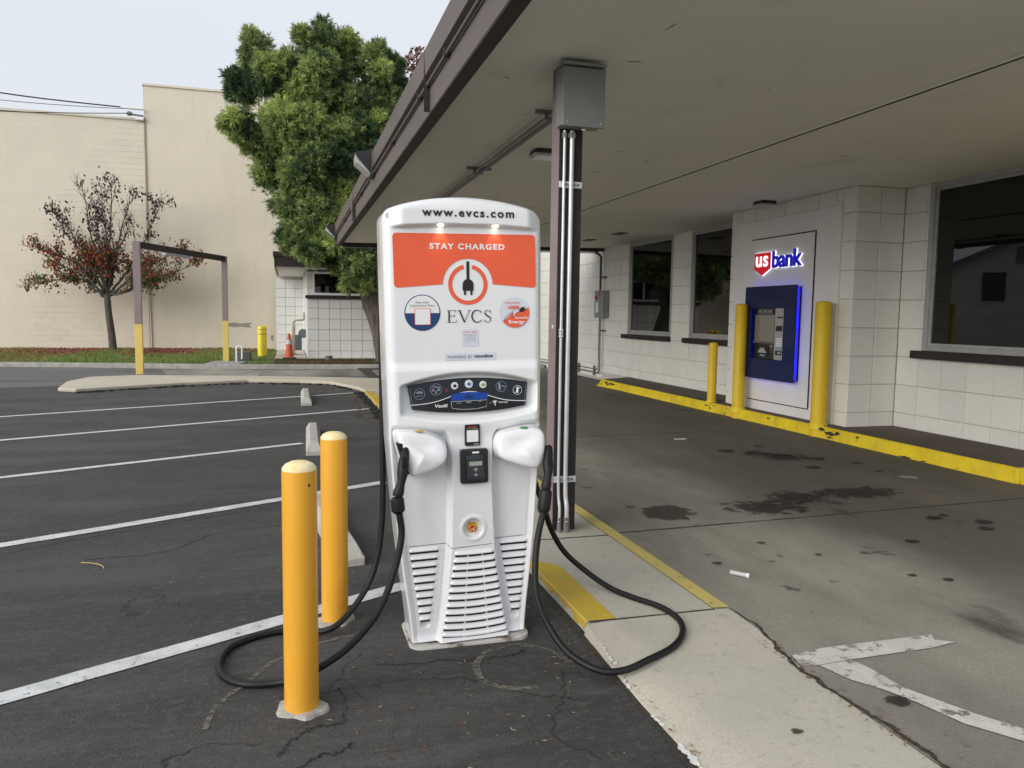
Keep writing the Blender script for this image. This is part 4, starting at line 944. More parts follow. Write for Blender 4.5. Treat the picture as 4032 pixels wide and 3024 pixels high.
# right round sticker
s2 = plate(circ(.221, 1.510, .0705), 'round_sticker', M['sticker_grey'], k=1); s2['label'] = 'orange and white round sticker'
an = [a for a in np.linspace(-PI*.80, PI*.105, 26)]
plate([(.221+.0675*math.cos(a), 1.510+.0675*math.sin(a)) for a in an]+[(.262, 1.521), (.245, 1.514), (.230, 1.505), (.212, 1.488), (.210, 1.514), (.190, 1.488)], 'sticker_band', M['orange'], s2, k=2)
strokes([([(.167, 1.468), (.178, 1.487), (.194, 1.503), (.2115, 1.518), (.2115, 1.485), (.226, 1.504), (.242, 1.514), (.25, 1.52)], .0022)], 'cord_emblem', M['ink'], s2, -.0052)
plate([(.244, 1.512), (.241, 1.521), (.25, 1.531), (.261, 1.535), (.268, 1.527), (.266, 1.517), (.255, 1.512)], 'plug_emblem', M['ink'], s2, k=3)
strokes([([(.262, 1.531), (.271, 1.5335)], .002), ([(.266, 1.522), (.275, 1.5245)], .002)], 'plug_emblem', M['ink'], s2, -.0057)
ctext('Powered By', .176, .243, 1.548, 1.5585, M['orange'], s2, y=-.0058, off=.01); ctext('100%', .191, .243, 1.5245, 1.541, M['orange'], s2, y=-.0058, off=.03)
ctext('Renewable', .221, .283, 1.482, 1.4915, M['vinyl_white'], s2, y=-.0058, off=.02); ctext('Energy', .192, .266, 1.456, 1.476, M['vinyl_white'], s2, y=-.0058, off=.03)
# small labels
l1 = plate(rrect(-.022, .051, 1.363, 1.438, .005, 3), 'label', M['sticker_grey'], k=1)
ctext('START HERE', -.016, .043, 1.4225, 1.4285, M['orange'], l1, off=.02, space=1.2)
for i, tx in enumerate(('Scan the QR code', 'to view prices', 'and start charging')): ctext(tx, -.014+(.006 if i == 1 else 0), .042-(.006 if i == 1 else 0), 1.4095-i*.0098, 1.4155-i*.0098, M['ink_soft'], l1)
strokes([([(-.014, 1.383), (.042, 1.383)], .0007)], 'rule', M['ink_soft'], l1, -.003)
l2 = plate(rrect(-.100, .130, 1.301, 1.333, .003, 3), 'label', M['sticker_grey'], k=1)
ctext('POWERED BY', -.088, .024, 1.3095, 1.3225, M['ink_soft'], l2, space=1.1); ctext('noodoe', .033, .117, 1.3105, 1.3275, M['ink'], l2, off=.022)
# down lights under the crown
for u in (-.113, .131):
    lw = 1.886-.014*(u/.33)**2
    MB().lathe([(.0115, -.001), (.010, -.0035), (0, -.004)], (u, -.020, lw+.001), 16).build('down_light', M['lamp_on'], ch)
    pl = bpy.data.lights.new('down_light_glow', 'SPOT'); pl.energy = .12; pl.spot_size = math.radians(85); pl.spot_blend = .7; pl.shadow_soft_size = .008; pl.color = (1, .9, .68)
    po = bpy.data.objects.new('down_light_glow', pl); C.objects.link(po); po.parent = ch; po.location = (u, -.024, lw-.006); po.rotation_euler = (math.radians(14), 0, 0)
# screen panel, tilted in its recess
def scr_curve(n=24):
    top = [(-.266+(.550)*i/n, 1.193+.0*i/n+.028*(1-((i/n-.5)*2)**2)) for i in range(n+1)]
    bot = [(.274-(.523)*i/n, 1.088-.023*(1-((i/n-.5)*2)**2)) for i in range(n+1)]
    return top, bot
top, bot = scr_curve(); SY = .0175
b = MB(); b.extr([(p[0], p[1]) for p in (bot[::-1]+top[::-1])], 'y', SY-.004, SY+.01); scr = b.build('control_panel', M['panel_black'], ch)
yS = SY-.0046
arc_mid = [(-.254+.529*i/30, 1.1075+.052*math.exp(-(((i/30)-.5)/.235)**2)) for i in range(31)]
plate([(p[0], p[1]-.0) for p in top][0:0] + arc_mid + [( .281, 1.190)] + [(p[0]*.985, p[1]-.003) for p in top[::-1]][1:-1] + [(-.262, 1.190)], 'upper_field', M['panel_slate'], scr, y=yS)
plate([(p[0]*.985, p[1]-.002) for p in top], 'filler', M['panel_slate'], scr, y=yS-.0001) if False else None
strokes([(arc_mid, .0032)], 'curved_line', M['white_ink'], scr, yS-.0006)
strokes([([(-.257, 1.187), (-.243, 1.090)], .0014), ([(.277, 1.187), (.267, 1.091)], .0014)], 'edge_line', M['icon_ink'], scr, yS-.0006)
for (x, z, r, mm) in ((-.056, 1.1875, .0165, 'btn_black'), (.009, 1.1935, .0185, 'btn_blue'), (.074, 1.1885, .0165, 'btn_green')):
    o = MB().lathe([(r, 0), (r, -.003), (r*.9, -.0045), (0, -.0045)], (x, yS, z), 24, 'y').build('button', M['btn_white'], scr, smooth=True)
    MB().lathe([(r*.42, 0), (r*.42, -.002), (0, -.0022)], (x, yS-.0046, z), 16, 'y').build('button_dot', M[mm], o)
    strokes([([(x-r*.95, z), (x-r*.5, z)], .002), ([(x+r*.5, z), (x+r*.95, z)], .002)], 'button_mark', M['icon_ink'], o, yS-.0048)
for (x, z, r, mm) in ((-.214, 1.156, .0245, 'icon_ink'), (-.140, 1.174, .026, 'icon_ink'), (.158, 1.177, .0245, 'icon_ink'), (.235, 1.158, .0215, 'white_ink')):
    ic = annulus(x, z, r*.93, r, M[mm], 'symbol', scr, yS-.0006, n=28); y_s = yS-.0007
    if x == -.214:
        strokes([([(x-.012, z+.006), (x-.006, z+.011), (x+.006, z+.011), (x+.015, z+.005)], .003), ([(x-.013, z+.005), (x+.015, z+.005)], .005), ([(x-.014, z-.012), (x-.004, z-.007), (x+.004, z-.011), (x+.013, z-.006)], .002), ([(x-.021, z+.009), (x-.015, z+.009)], .002)], 'symbol_mark', M[mm], ic, y_s)
    elif x == -.140:
        for q in (.004, .008, .012): annulus(x-.006, z+.004, q-.0008, q+.0008, M[mm], 'symbol_mark', ic, y_s, PI*.25, PI*.95, 12)
        strokes([([(x+.002, z+.010), (x+.018, z+.007)], .006), ([(x, z-.019), (x, z-.008)], .006), ([(x-.018, z-.004), (x-.006, z-.004)], .007), ([(x+.005, z-.003), (x+.018, z-.003)], .007)], 'symbol_mark', M[mm], ic, y_s)
    elif x == .158:
        strokes([([(x-.008, z+.016), (x-.006, z-.014)], .010), ([(x+.002, z+.003), (x+.012, z+.001), (x+.018, z-.004)], .004)], 'symbol_mark', M[mm], ic, y_s)
    else:
        strokes([([(x+.001, z+.014), (x-.001, z-.013)], .010), ([(x-.014, z-.014), (x+.014, z+.014)], .002)], 'symbol_mark', M[mm], ic, y_s)
plate([(-.074, 1.1205), (.094, 1.1225), (.094, 1.149)]+[(.094-.166*i/10, 1.149+.0085*(1-((i/10-.5)*2)**2)) for i in range(1, 10)]+[(-.074, 1.1455)], 'display', M['lcd_blue'], scr, y=yS-.0012)
strokes([([(-.008, 1.133), (-.002, 1.141), (.010, 1.1425), (.020, 1.138), (.026, 1.132)], .004), ([(-.008, 1.132), (.026, 1.132)], .005)], 'car_symbol', M['ink'], scr, yS-.0018)
strokes([([(-.073, 1.1165), (.092, 1.1185), (.089, 1.089), (.05, 1.0815), (.01, 1.0795), (-.03, 1.081), (-.068, 1.0865), (-.073, 1.1165)], .0013)], 'display_outline', M['white_ink'], scr, yS-.0008)
strokes([([(-.048, 1.109), (-.038, 1.109)], .003), ([(-.034, 1.109), (-.028, 1.109)], .005), ([(-.003, 1.111), (.014, 1.111)], .005), ([(.017, 1.111), (.021, 1.111)], .004), ([(.052, 1.113), (.063, 1.113)], .003)], 'readout', M['icon_ink'], scr, yS-.0008)
ctext('Veefil', -.147, -.089, 1.0925, 1.1075, M['white_ink'], scr, y=yS-.0008, off=.02, shear=.1); ctext('by', .104, .112, 1.1015, 1.1065, M['white_ink'], scr, y=yS-.0008)
ctext('TRITIUM', .144, .189, 1.1015, 1.1085, M['white_ink'], scr, y=yS-.0008, off=.02, space=1.1)
strokes([([(.118, 1.113), (.126, 1.109), (.138, 1.113)], .003), ([(.120, 1.107), (.127, 1.104), (.136, 1.108)], .003), ([(.129, 1.115), (.129, 1.091)], .004)], 'logo_mark', M['white_ink'], scr, yS-.001)
annulus(-.092, 1.168, .005, .007, M['red'], 'warning_mark', scr, yS-.0008, n=16)
# code label (code itself left off), card reader
def onface(u, w): return -depth(u, w)
yl = onface(.018, .95)
yr = yl; yl = min(onface(uu, wv) for uu in (-.0175, .0505) for wv in (.92, .96, 1.0, 1.014))-.0005
lb = MB().extr(rrect(-.0175, .0505, .9185, 1.014, .004, 3), 'y', yl-.003, yl+.012).build('label', M['ink'], ch)
plate(rrect(-.010, .043, .9355, .9885, .003, 3), 'label_blank', M['vinyl_white'], lb, y=yl-.0036)
ctext('SCAN HERE', -.003, .033, 1.0005, 1.0055, M['orange'], lb, y=yl-.0036, off=.02); ctext('to view pricing and charge', -.011, .042, .993, .9965, M['white_ink'], lb, y=yl-.0036)
ctext('noodoe', .021, .043, .9235, .9285, M['white_ink'], lb, y=yl-.0036, off=.02)
yl = yr
crd = MB().extr(rrect(-.0425, .0845, .749, .905, .010, 4), 'y', yl-.028, yl+.012).build('card_reader', M['reader'], ch, bevel=.005, segs=3)
MB().extr([(-.018, .770), (.067, .770), (.060, .872), (.052, .879), (-.014, .879), (-.020, .870)], 'y', yl-.038, yl-.0285).build('reader_face', M['panel_slate'], crd, bevel=.003)
plate(rrect(-.006, .053, .832, .851, .001, 2), 'reader_display', M['lcd_grey'], crd, y=yl-.0386)
plate(rrect(.010, .042, .886, .894, .001, 2), 'sticker', M['vinyl_white'], crd, y=yl-.0288)
annulus(.024, .815, .0085, .0095, M['icon_ink'], 'symbol', crd, yl-.0386, n=20); plate(circ(.024, .791, .0065, 14), 'key', M['icon_ink'], crd, y=yl-.0386)
plate([(.018, .815), (.026, .82), (.026, .81)], 'symbol', M['white_ink'], crd, y=yl-.0388)
for i in range(4): plate(circ(-.001+i*.014, .868, .0014, 8), 'indicator', M['icon_ink'], crd, y=yl-.0386)
MB().box(-.010, .060, yl-.05, yl-.0385, .768, .778).build('card_slot', M['reader'], crd, bevel=.003)
# emergency stop
ye = onface(UC, .538)
es = MB().lathe([(.026, 0), (.026, -.004), (.010, -.0045)], (UC, ye-.0135, .538), 28, 'y').build('stop_ring', M['yellow_ring'], ch)
MB().lathe([(.0125, -.001), (.0135, -.013), (.012, -.017), (0, -.018)], (UC+.001, ye-.0175, .534), 24, 'y').build('stop_button', M['red'], es, smooth=True)
plate(circ(UC+.001, .533, .004, 10), 'stop_mark', M['white_ink'], es, y=ye-.0358)
for a in (0.4, 2.5, 4.6): annulus(UC+.001, .533, .0085, .0102, M['white_ink'], 'stop_mark', es, ye-.0357, a, a+1.3, 8)
ctext('EMERGENCY', UC-.017, UC+.017, .5525, .558, M['ink'], es, y=ye-.0185)
# body seams
seam = [(-.305, .4605), (-.12, .4635), (-.100, .463), (-.086, .4545), (-.07, .453), (UC+.1, .4595), (UC+.114, .466), (.31, .4705)]
b = MB(); P = []
for i in range(len(seam)-1):
    for k in range(8): P.append((seam[i][0]+(seam[i+1][0]-seam[i][0])*k/8, seam[i][1]+(seam[i+1][1]-seam[i][1])*k/8))
for (u, w) in P:
    yy = FY(u, w, .5) + max(0, .045-math.sqrt(max(0, .045**2-max(0, .045-(hw(w)-abs(u)))**2))); b.v += [(u, yy, w-.0012), (u, yy, w+.0012)]
for i in range(len(P)-1): b.f.append((2*i, 2*i+2, 2*i+3, 2*i+1))
b.build('seam', M['dark_slot'], ch)
for i in range(18):
    t = i/17; u = -.107-.041*t; w = .43-.312*t; plate(circ(u, w, .0017, 6), 'vent_hole', M['dark_slot'], ch, y=FY(u, w, .6))
# louvres: a pressed lip over each slot
def louvre(u0, u1, w, sag, name='louvre', cutsx=None):
    n = max(8, int((u1-u0)/.008)); b = MB(); prof = [(.0185, -.002), (.014, .0045), (.008, .0095), (.003, .012), (-.0005, .0112), (-.002, -.002)]
    L_ = u1-u0
    for i in range(n+1):
        u = u0+L_*i/n; ww = w-sag*(1-((i/n-.5)*2)**2); e = min(i/n, 1-i/n)*L_; k = math.sqrt(min(1, max(.0, e/.012)))
        y0 = -depth(u, ww)
        for dz, dy in prof: b.v.append((u, y0-dy*k if dy > 0 else y0+.004, ww+dz*(.35+.65*k)))
    m_ = len(prof)
    for i in range(n):
        for k in range(m_-1): a = i*m_+k; b.f.append((a, a+m_, a+m_+1, a+1))
    lo = b.build(name, M['plastic'], ch, smooth=True, angle=70)
    for (c0, c1) in (cutsx or [(u0+.006, u1-.006)]):
        b = MB(); k_ = 8
        for i in range(k_+1):
            u = c0+(c1-c0)*i/k_; ww = w-sag*(1-(((u-u0)/L_-.5)*2)**2); y0 = -depth(u, ww)
            b.v += [(u, y0-.0022, ww-.0125), (u, y0-.0035, ww-.0022)]
        for i in range(k_): b.f.append((2*i, 2*i+2, 2*i+3, 2*i+1))
        b.build('slot', M['dark_slot'], lo)
for i in range(10):
    t = i/9; louvre(-.272+.040*t, -.130-.047*t, .438-.314*t, 0); louvre(.150+.047*t, .292-.044*t, .442-.311*t, 0)
for i in range(12):
    t = i/11; a, c_ = -.072-.064*t, .114+.060*t; w = .424-.372*t; q = (c_-a)
    louvre(a, c_, w, .003+.007*t, cutsx=[(a+.003, a+q*.31), (a+q*.345, a+q*.675), (a+q*.71, c_-.003)])
# holster pods either side
PODL = [(-.3226, .9818), (-.2939, 1.0012), (-.2369, .9983), (-.1797, .9837), (-.1317, .9589), (-.1069, .9245), (-.1097, .873), (-.1385, .8455), (-.1971, .8231), (-.255, .8095), (-.2758, .8206), (-.301, .8896)]
PODR = [(.1221, .9331), (.1418, .9667), (.198, .9837), (.2651, .9912), (.3202, .9844), (.3431, .9561), (.3386, .8908), (.3216, .8413), (.3026, .8142), (.2671, .8134), (.1968, .834), (.1377, .8607), (.1207, .8955)]
def pod(sgn):
    P = PODL if sgn < 0 else PODR; n0 = len(P); out = []
    for i in range(n0):
        a, b_, c_, d_ = (Vector((*P[(i+k-1) % n0], 0)) for k in range(4))
        for k in range(6): t = k/6; q = .5*((2*b_)+(c_-a)*t+(2*a-5*b_+4*c_-d_)*t*t+(3*b_-a-3*c_+d_)*t**3); out.append((q.x, q.y))
    cx, cz = sum(p[0] for p in out)/len(out), sum(p[1] for p in out)/len(out); m_ = len(out)
    b = MB(); rings = [(1.17, .055), (1.07, .012), (1.02, -.012), (1.005, -.034), (1.0, -.046), (.985, -.056), (.955, -.0635), (.91, -.0685), (.85, -.0715), (.7, -.0745), (.45, -.0765), (.2, -.077)]
    for s_, y in rings:
        for (u, w) in out:
            lean = (w-cz)*.22+(u-cx)*sgn*-.06
            k_ = min(1, max(0, (-y-.0)/.05)); b.v.append((cx+(u-cx)*s_, y+lean*k_, cz+(w-cz)*s_))
    for r_i in range(len(rings)-1):
        for i in range(m_): j = (i+1) % m_; b.f.append((r_i*m_+i, r_i*m_+j, (r_i+1)*m_+j, (r_i+1)*m_+i))
    b.v.append((cx, -.0772, cz)); e = len(b.v)-1; r0 = (len(rings)-1)*m_
    for i in range(m_): b.f.append((r0+i, r0+(i+1) % m_, e))
    o = b.build('holster', M['plastic'], ch, smooth=True, angle=80)
    return o
hl, hr = pod(-1), pod(1)
hl['label'] = 'left holster with a yellow oval sticker'; hr['label'] = 'right holster with a green oval sticker'
MB().lathe([(.0, 0), (.019, 0), (.019, -.002), (0, -.0021)], (-.226, -.036, 1.0015), 20, 'z').build('oval_sticker', M['yellow_ring'], hl)
MB().lathe([(.0, 0), (.019, 0), (.019, -.002), (0, -.0021)], (.25, -.036, .994), 20, 'z').build('oval_sticker', mat('green oval', (.06, .3, .09), .4), hr)
MB().extr([(-.329, .955), (-.304, .955), (-.2725, .822), (-.281, .815), (-.303, .865)], 'y', -.070, -.02).build('socket', M['conn'], hl, bevel=.004)
# bolts on the left flank and base plate
for z in (.965, .505): MB().lathe([(.009, 0), (.009, .006), (0, .007)], (-hw(z)+.003, .10, z), 12, 'x').build('bolt', M['steel'], ch)
MB().lathe([(.013, 0), (.013, .004), (0, .004)], (-.333, .004, 1.925), 14, 'y').build('bolt', M['steel'], ch)
base_pts = rrect(-.281, .281, -.030, .32, .06, 8)
MB().extr([(p[0], p[1]) for p in base_pts], 'z', -.02, .013).build('base_plate', M['base_plate'], ch, bevel=.004)

# ================================================================ CHARGING CABLES
def cable(pts, label, conn, name='charging_cable'):
    o = empty(name); tag(o, label, 'charging cable', 'cables of the white charger')
    MB().tube(spline(pts, 9), .0145, 16).build('hose', M['rubber'], o, smooth=True)
    (c0, c1, g0, g1) = conn   # collar bottom/top, grip bottom/top
    c0, c1, g0, g1 = map(Vector, conn)
    MB().tube([c0-(c1-c0)*.15, c0, c0+(c1-c0)*.1, c1-(c1-c0)*.1, c1, c1+(c1-c0)*.12], [.018, .026, .0295, .0295, .028, .019], 18).build('collar', M['conn'], o, smooth=True, angle=30)
    for s_ in (.25, .8):
        p = c0+(c1-c0)*s_; MB().lathe([(.004, -.0285), (0, -.0287)], tuple(p), 8, 'y').build('screw', M['ink'], o)
    g = spline([g0, g0+(g1-g0)*.5+Vector((.004, -.006, 0)), g1], 6)
    MB().tube(g, [.0205+.003*math.sin(i*.9) if i < 9 else .024 for i in range(len(g))], 18).build('grip', M['conn'], o, smooth=True)
    MB().tube([g1, g1+Vector((.006, .01, .03)), g1+Vector((.014, .035, .055))], [.0225, .0205, .017], 16).build('nozzle', M['conn'], o, smooth=True)
    MB().box(g1.x-.012, g1.x+.010, g1.y-.038, g1.y-.022, g1.z-.01, g1.z+.04).build('latch', M['conn'], o, bevel=.004)
    return o
L = [(.46, 3.60, 1.85), (.425, 3.68, 1.86), (.412, 3.695, 1.755), (.417, 3.69, 1.452), (.422, 3.68, 1.01), (.424, 3.68, .672), (.419, 3.68, .49), (.397, 3.67, .331), (.352, 3.65, .205), (.27, 3.60, .105), (.18, 3.55, .045), (.08, 3.58, .018),
     (-.028, 3.635, .0155), (-.151, 3.608, .0155), (-.265, 3.514, .0155), (-.302, 3.359, .0155), (-.274, 3.226, .0155), (-.186, 3.134, .0155), (-.062, 3.10, .022), (.02, 3.05, .055), (.079, 2.99, .108), (.206, 3.02, .171), (.331, 3.08, .279), (.405, 3.14, .418), (.444, 3.18, .562), (.436, 3.19, .66)]
cable(L, 'black charging cable looping on the asphalt round the left of the charger', [(.434, 3.2, .668), (.428, 3.2, .722), (.430, 3.205, .73), (.460, 3.235, .865)])
Rr = [(1.06, 3.60, 1.85), (1.10, 3.68, 1.84), (1.12, 3.69, 1.5), (1.13, 3.69, 1.0), (1.185, 3.69, .70), (1.257, 3.72, .517), (1.328, 3.78, .36), (1.414, 3.80, .23), (1.53, 3.76, .125), (1.60, 3.62, .085), (1.665, 3.49, .077), (1.745, 3.335, .0765), (1.757, 3.172, .0765), (1.696, 3.022, .0765), (1.582, 2.899, .0765), (1.431, 2.82, .073), (1.31, 2.80, .05), (1.21, 2.83, .048), (1.118, 2.92, .085), (1.06, 3.0, .161), (1.018, 3.06, .272), (1.014, 3.1, .392), (1.036, 3.14, .523), (1.072, 3.18, .625)]
cable(Rr, 'black charging cable looping over the concrete island right of the charger', [(1.078, 3.19, .635), (1.092, 3.205, .72), (1.092, 3.21, .73), (1.115, 3.25, .85)])

# ================================================================ AMBER BOLLARDS
def amber(x, y, h, label):
    o = empty('bollard', (x, y, 0)); tag(o, label, 'bollard', 'amber bollards left of the charger'); r = .0635
    MB().lathe([(r*1.004, 0), (r*.998, .2), (r, .5), (r*1.002, h-.012), (r*.985, h)], (0, 0, 0), 40, cap=False).build('post', M['bollard'], o, smooth=True)
    MB().lathe([(r*.99, h-.002), (r*.96, h+.008), (r*.8, h+.020), (r*.5, h+.029), (r*.2, h+.032), (0, h+.033)], (0, 0, 0), 40).build('cap', M['bollard_cap'], o, smooth=True)
    b = MB(); n = 30; ph = random.uniform(0, 6)
    pr = []
    for i in range(n):
        a = 2*PI*i/n; q = .088+.012*math.sin(2*a+ph)+.007*math.sin(5*a+ph)+random.uniform(-.003, .003); b.v += [(q*math.cos(a), q*math.sin(a), 0), ((q-.006)*math.cos(a), (q-.006)*math.sin(a), .012), (r*1.002*math.cos(a), r*1.002*math.sin(a), .017)]
    for i in range(n):
        j = (i+1) % n
        for k in range(2): b.f.append((i*3+k, j*3+k, j*3+k+1, i*3+k+1))
    b.build('mortar_collar', M['mortar_collar'], o, smooth=True)
    return o
b1 = amber(.028, 2.905, .925, 'amber bollard with a pale worn dome, the nearer of the pair')
b2 = amber(.197, 3.735, .905, 'amber bollard behind the nearer one, beside the charging cable')
MB().lathe([(.006, 0), (.006, -.001)], (.032, -.055, .875), 8, 'y').build('chip', M['ink'], b1)

# ================================================================ WHEEL STOPS
def wheel_stop(x, y, label, L_=1.5, rz=None):
    o = empty('wheel_stop', (x, y, 0), 0)
    tag(o, label, 'wheel stop', 'concrete wheel stops in the parking bays'); o.rotation_euler = (0, 0, rz)
    b = MB(); w0, w1, h = .085, .045, .125
    b.v = [(-w0, 0, 0), (w0, 0, 0), (w0, 0, .045), (w1, .11, h), (-w1, .11, h), (-w0, 0, .045),
           (-w0, L_, 0), (w0, L_, 0), (w0, L_, .045), (w1, L_-.11, h), (-w1, L_-.11, h), (-w0, L_, .045)]
    b.f = [(0, 1, 2, 5), (5, 2, 3, 4), (1, 7, 8, 2), (2, 8, 9, 3), (0, 5, 11, 6), (5, 4, 10, 11), (4, 3, 9, 10), (6, 11, 8, 7), (11, 10, 9, 8)]
    b.build('block', M['wheelstop'], o, bevel=.008)
    for yy in (.3, L_-.3): MB().lathe([(.014, 0), (.014, .002), (0, .002)], (0, yy, h-.001), 10).build('spike', M['rust'], o)
wheel_stop(.335, 4.545, 'concrete wheel stop directly behind the amber bollards', 1.5, .10)
wheel_stop(.235, 8.28, 'concrete wheel stop in the middle bay', 1.75, -.02)
wheel_stop(.25, 12.82, 'small-looking concrete wheel stop across the farthest stall lines', 1.8, -.01)

# ================================================================ HEIGHT BAR (goalpost)
gb = empty('height_bar', (0, 0, 0)); tag(gb, 'brown and yellow clearance goalpost standing over the far lane', 'clearance bar')
for (x, y, zb_, name) in ((-3.25, 18.92, .07, 'leg'), (-1.72, 22.9, .12, 'leg')):
    lg = MB().box(x-.075, x+.075, y-.06, y+.06, zb_+1.13, 3.03).build(name, M['brown_mauve'], gb, bevel=.004)
    MB().box(x-.076, x+.076, y-.061, y+.061, zb_, zb_+1.128).build('painted_foot', mat('primrose paint', (.72, .54, .14), .6, var=.1, vscale=6), lg, bevel=.004)
dx, dy = -1.72+3.25, 22.9-18.92; L_ = math.hypot(dx, dy)
bm = MB().box(0.06, L_-.06, -.06, .06, 2.89, 3.029).build('beam', M['brown_dark'], gb, bevel=.004); bm.location = (-3.25, 18.92, 0); bm.rotation_euler = (0, 0, math.atan2(dy, dx))
fx = MB().box(1.15, 2.35, -.05, .05, 2.82, 2.885).build('lamp', M['alu'], gb, bevel=.006); fx.location = bm.location; fx.rotation_euler = bm.rotation_euler

# ================================================================ BACK BUILDING (white blocks)
bb = empty('block_annex'); tag(bb, 'low white block annex with a brown eave behind the evergreen tree', 'building')
YW = 24.2
wf = MB().box(.57, 7.1, YW+.055, 29.0, .1, 2.75).build('wall', M['mortar'], bb)
wr = MB().box(-.50, .6, 29.255, 29.8, .1, 3.2).build('wall', M['mortar'], bb)
bl2 = []; all_blocks.clear()
r1 = [.10]+[.345+.325*i for i in range(0, 6)][:5]+[1.93]
grid_blocks(YW, 'y', .515, 6.95, r1, [.515+.331*i for i in range(21)], [], wf, BMW)
grid_blocks(YW, 'y', .515, .66, [1.93, 2.25, 2.57, 2.75], [.515, .66], [], wf, BMW)
r2 = [.135]+[.42+.325*i for i in range(0, 8)]
grid_blocks(29.2, 'y', -.46, .52, r2, [-.46+.33*i for i in range(4)], [], wr, BMW)
place_blocks(all_blocks, 295); 
sd = MB().box(.515, .569, YW+.06, 29.19, .12, 2.75).build('wall', M['block_white'], bb)
b = MB()
for z in r2[1:-1]: b.box(.511, .516, YW+.07, 29.19, z-.004, z+.004)
b.build('joint', M['mortar'], sd)
wn = MB().box(.66, .74, YW-.03, YW+.02, 2.04, 2.75).box(.74, 4.6, YW-.03, YW+.02, 2.04, 2.11).box(.74, 4.6, YW-.03, YW+.02, 2.68, 2.75).box(4.6, 4.68, YW-.03, YW+.02, 2.04, 2.75).box(2.6, 2.66, YW-.03, YW+.02, 2.11, 2.68).build('window', M['panel'], bb)
MB().box(.74, 4.6, YW+.0205, YW+.03, 2.11, 2.68).build('pane', M['glass'], wn)
MB().box(.47, 4.75, YW-.09, YW+.05, 1.935, 2.035).build('sill', M['brown_dark'], wn, bevel=.006)
MB().box(.66, 7.1, YW+.031, YW+.054, 1.93, 2.75).build('wall', M['block_white'], bb)
MB().box(-.35, 7.1, 23.05, 29.6, 2.80, 2.86).build('soffit', M['panel'], bb)
rf = MB().box(-.43, 7.1, 22.95, 29.7, 3.10, 3.22).build('roof', M['brown_dark'], bb)
MB().box(-.36, 7.1, 23.0, 23.049, 2.80, 3.099).build('fascia', M['brown_dark'], bb)
MB().box(-.40, -.351, 23.0, 29.19, 2.80, 3.099).build('fascia', M['brown_dark'], bb)
MB().box(-.28, -.02, 25, 25.3, 3.221, 3.33).build('roof_vent', M['alu'], bb, bevel=.02)
# downpipe, gas meter, cone, drain, posts
dpz = empty('downpipe'); tag(dpz, 'thin white pipe down the inner corner of the block annex', 'pipe')
MB().tube([(.47, 27.0, 2.8), (.47, 27.0, .9)], .02, 8).build('pipe', M['panel'], dpz)
gm = empty('gas_meter', (.0, 0, 0)); tag(gm, 'grey gas meter with rusty pipes in the corner of the block annex', 'gas meter')
MB().box(.05, .38, 26.0, 26.2, .28, .78).build('meter_body', M['meter'], gm, bevel=.04, segs=3)
MB().lathe([(.13, -.03), (.15, 0), (.13, .04), (.03, .05)], (.42, 26.0, .83), 20, 'y').build('regulator', M['meter'], gm, smooth=True)
MB().tube([(.12, 25.85, .14), (.12, 25.85, 1.08)], .045, 10).build('riser', M['rust'], gm, smooth=True)
MB().tube(spline([(.12, 25.85, 1.05), (.14, 25.85, 1.22), (.28, 25.85, 1.26), (.44, 26.2, 1.27), (.47, 26.8, 1.36), (.47, 27.0, 1.5)], 4), .028, 8).build('supply_pipe', M['rust'], gm, smooth=True)
MB().box(.02, .22, 25.76, 25.94, .135, .175).build('foot', M['ink_soft'], gm)
MB().tube([(-.44, 29.1, .75), (.45, 29.1, .75)], .02, 6).build('supply_pipe', M['panel'], gm)
cn = empty('traffic_cone', (-.02, 23.98, .135)); tag(cn, 'faded orange traffic cone with a pale collar beside the gas meter', 'traffic cone')
MB().lathe([(.165, .03), (.13, .04), (.035, .735), (.02, .75), (0, .75)], (0, 0, 0), 24).build('cone', M['terracotta'], cn, smooth=True)
MB().prism([(-.19, -.19), (.19, -.19), (.19, .19), (-.19, .19)], .0, .03).build('base', M['cone_base'], cn, bevel=.01)
MB().lathe([(.0985, .42), (.074, .555)], (0, 0, 0), 24, cap=False).build('collar', M['reflect'], cn, smooth=True)
dr = MB().lathe([(.09, .0), (.09, .09), (.12, .1), (.12, .13), (.08, .135), (0, .13)], (1.1, 23.2, .115), 16).build('clean_out', M['meter'], None, smooth=True); tag(dr, 'small grey clean-out pipe stub in the dirt below the white wall', 'pipe stub')
for i, (x, y) in enumerate(((-.86, 25.27), (-.80, 25.55))):
    o = empty('bollard', (x, y, .12)); tag(o, ('lemon bollard with two ochre bands on the grass, front one of two', 'lemon banded bollard tucked behind another on the grass')[i], 'bollard', 'lemon bollards on the grass verge')
    MB().lathe([(.105, 0), (.105, .88), (.085, .93), (.04, .955), (0, .96)], (0, 0, 0), 20).build('post', M['bollard_lemon'], o, smooth=True)
    for z in (.70, .84): MB().lathe([(.107, z-.018), (.107, z+.018)], (0, 0, 0), 20, cap=False).build('band', M['band'], o, smooth=True)
ub = empty('utility_box', (0, 0, 0)); tag(ub, 'low dark utility box on the verge by the far yellow goalpost foot', 'utility box')
MB().box(-1.5, -1.05, 22.7, 23.1, .11, .40).build('box', M['utility'], ub, bevel=.03)
hp = empty('hose_bib'); tag(hp, 'short white standpipe in front of the dark utility box', 'standpipe')
MB().tube(spline([(-1.42, 22.5, .12), (-1.42, 22.5, .45), (-1.42, 22.5, .52), (-1.35, 22.5, .56), (-1.28, 22.5, .52), (-1.28, 22.5, .2)], 4), .022, 8).build('pipe', M['panel'], hp, smooth=True)

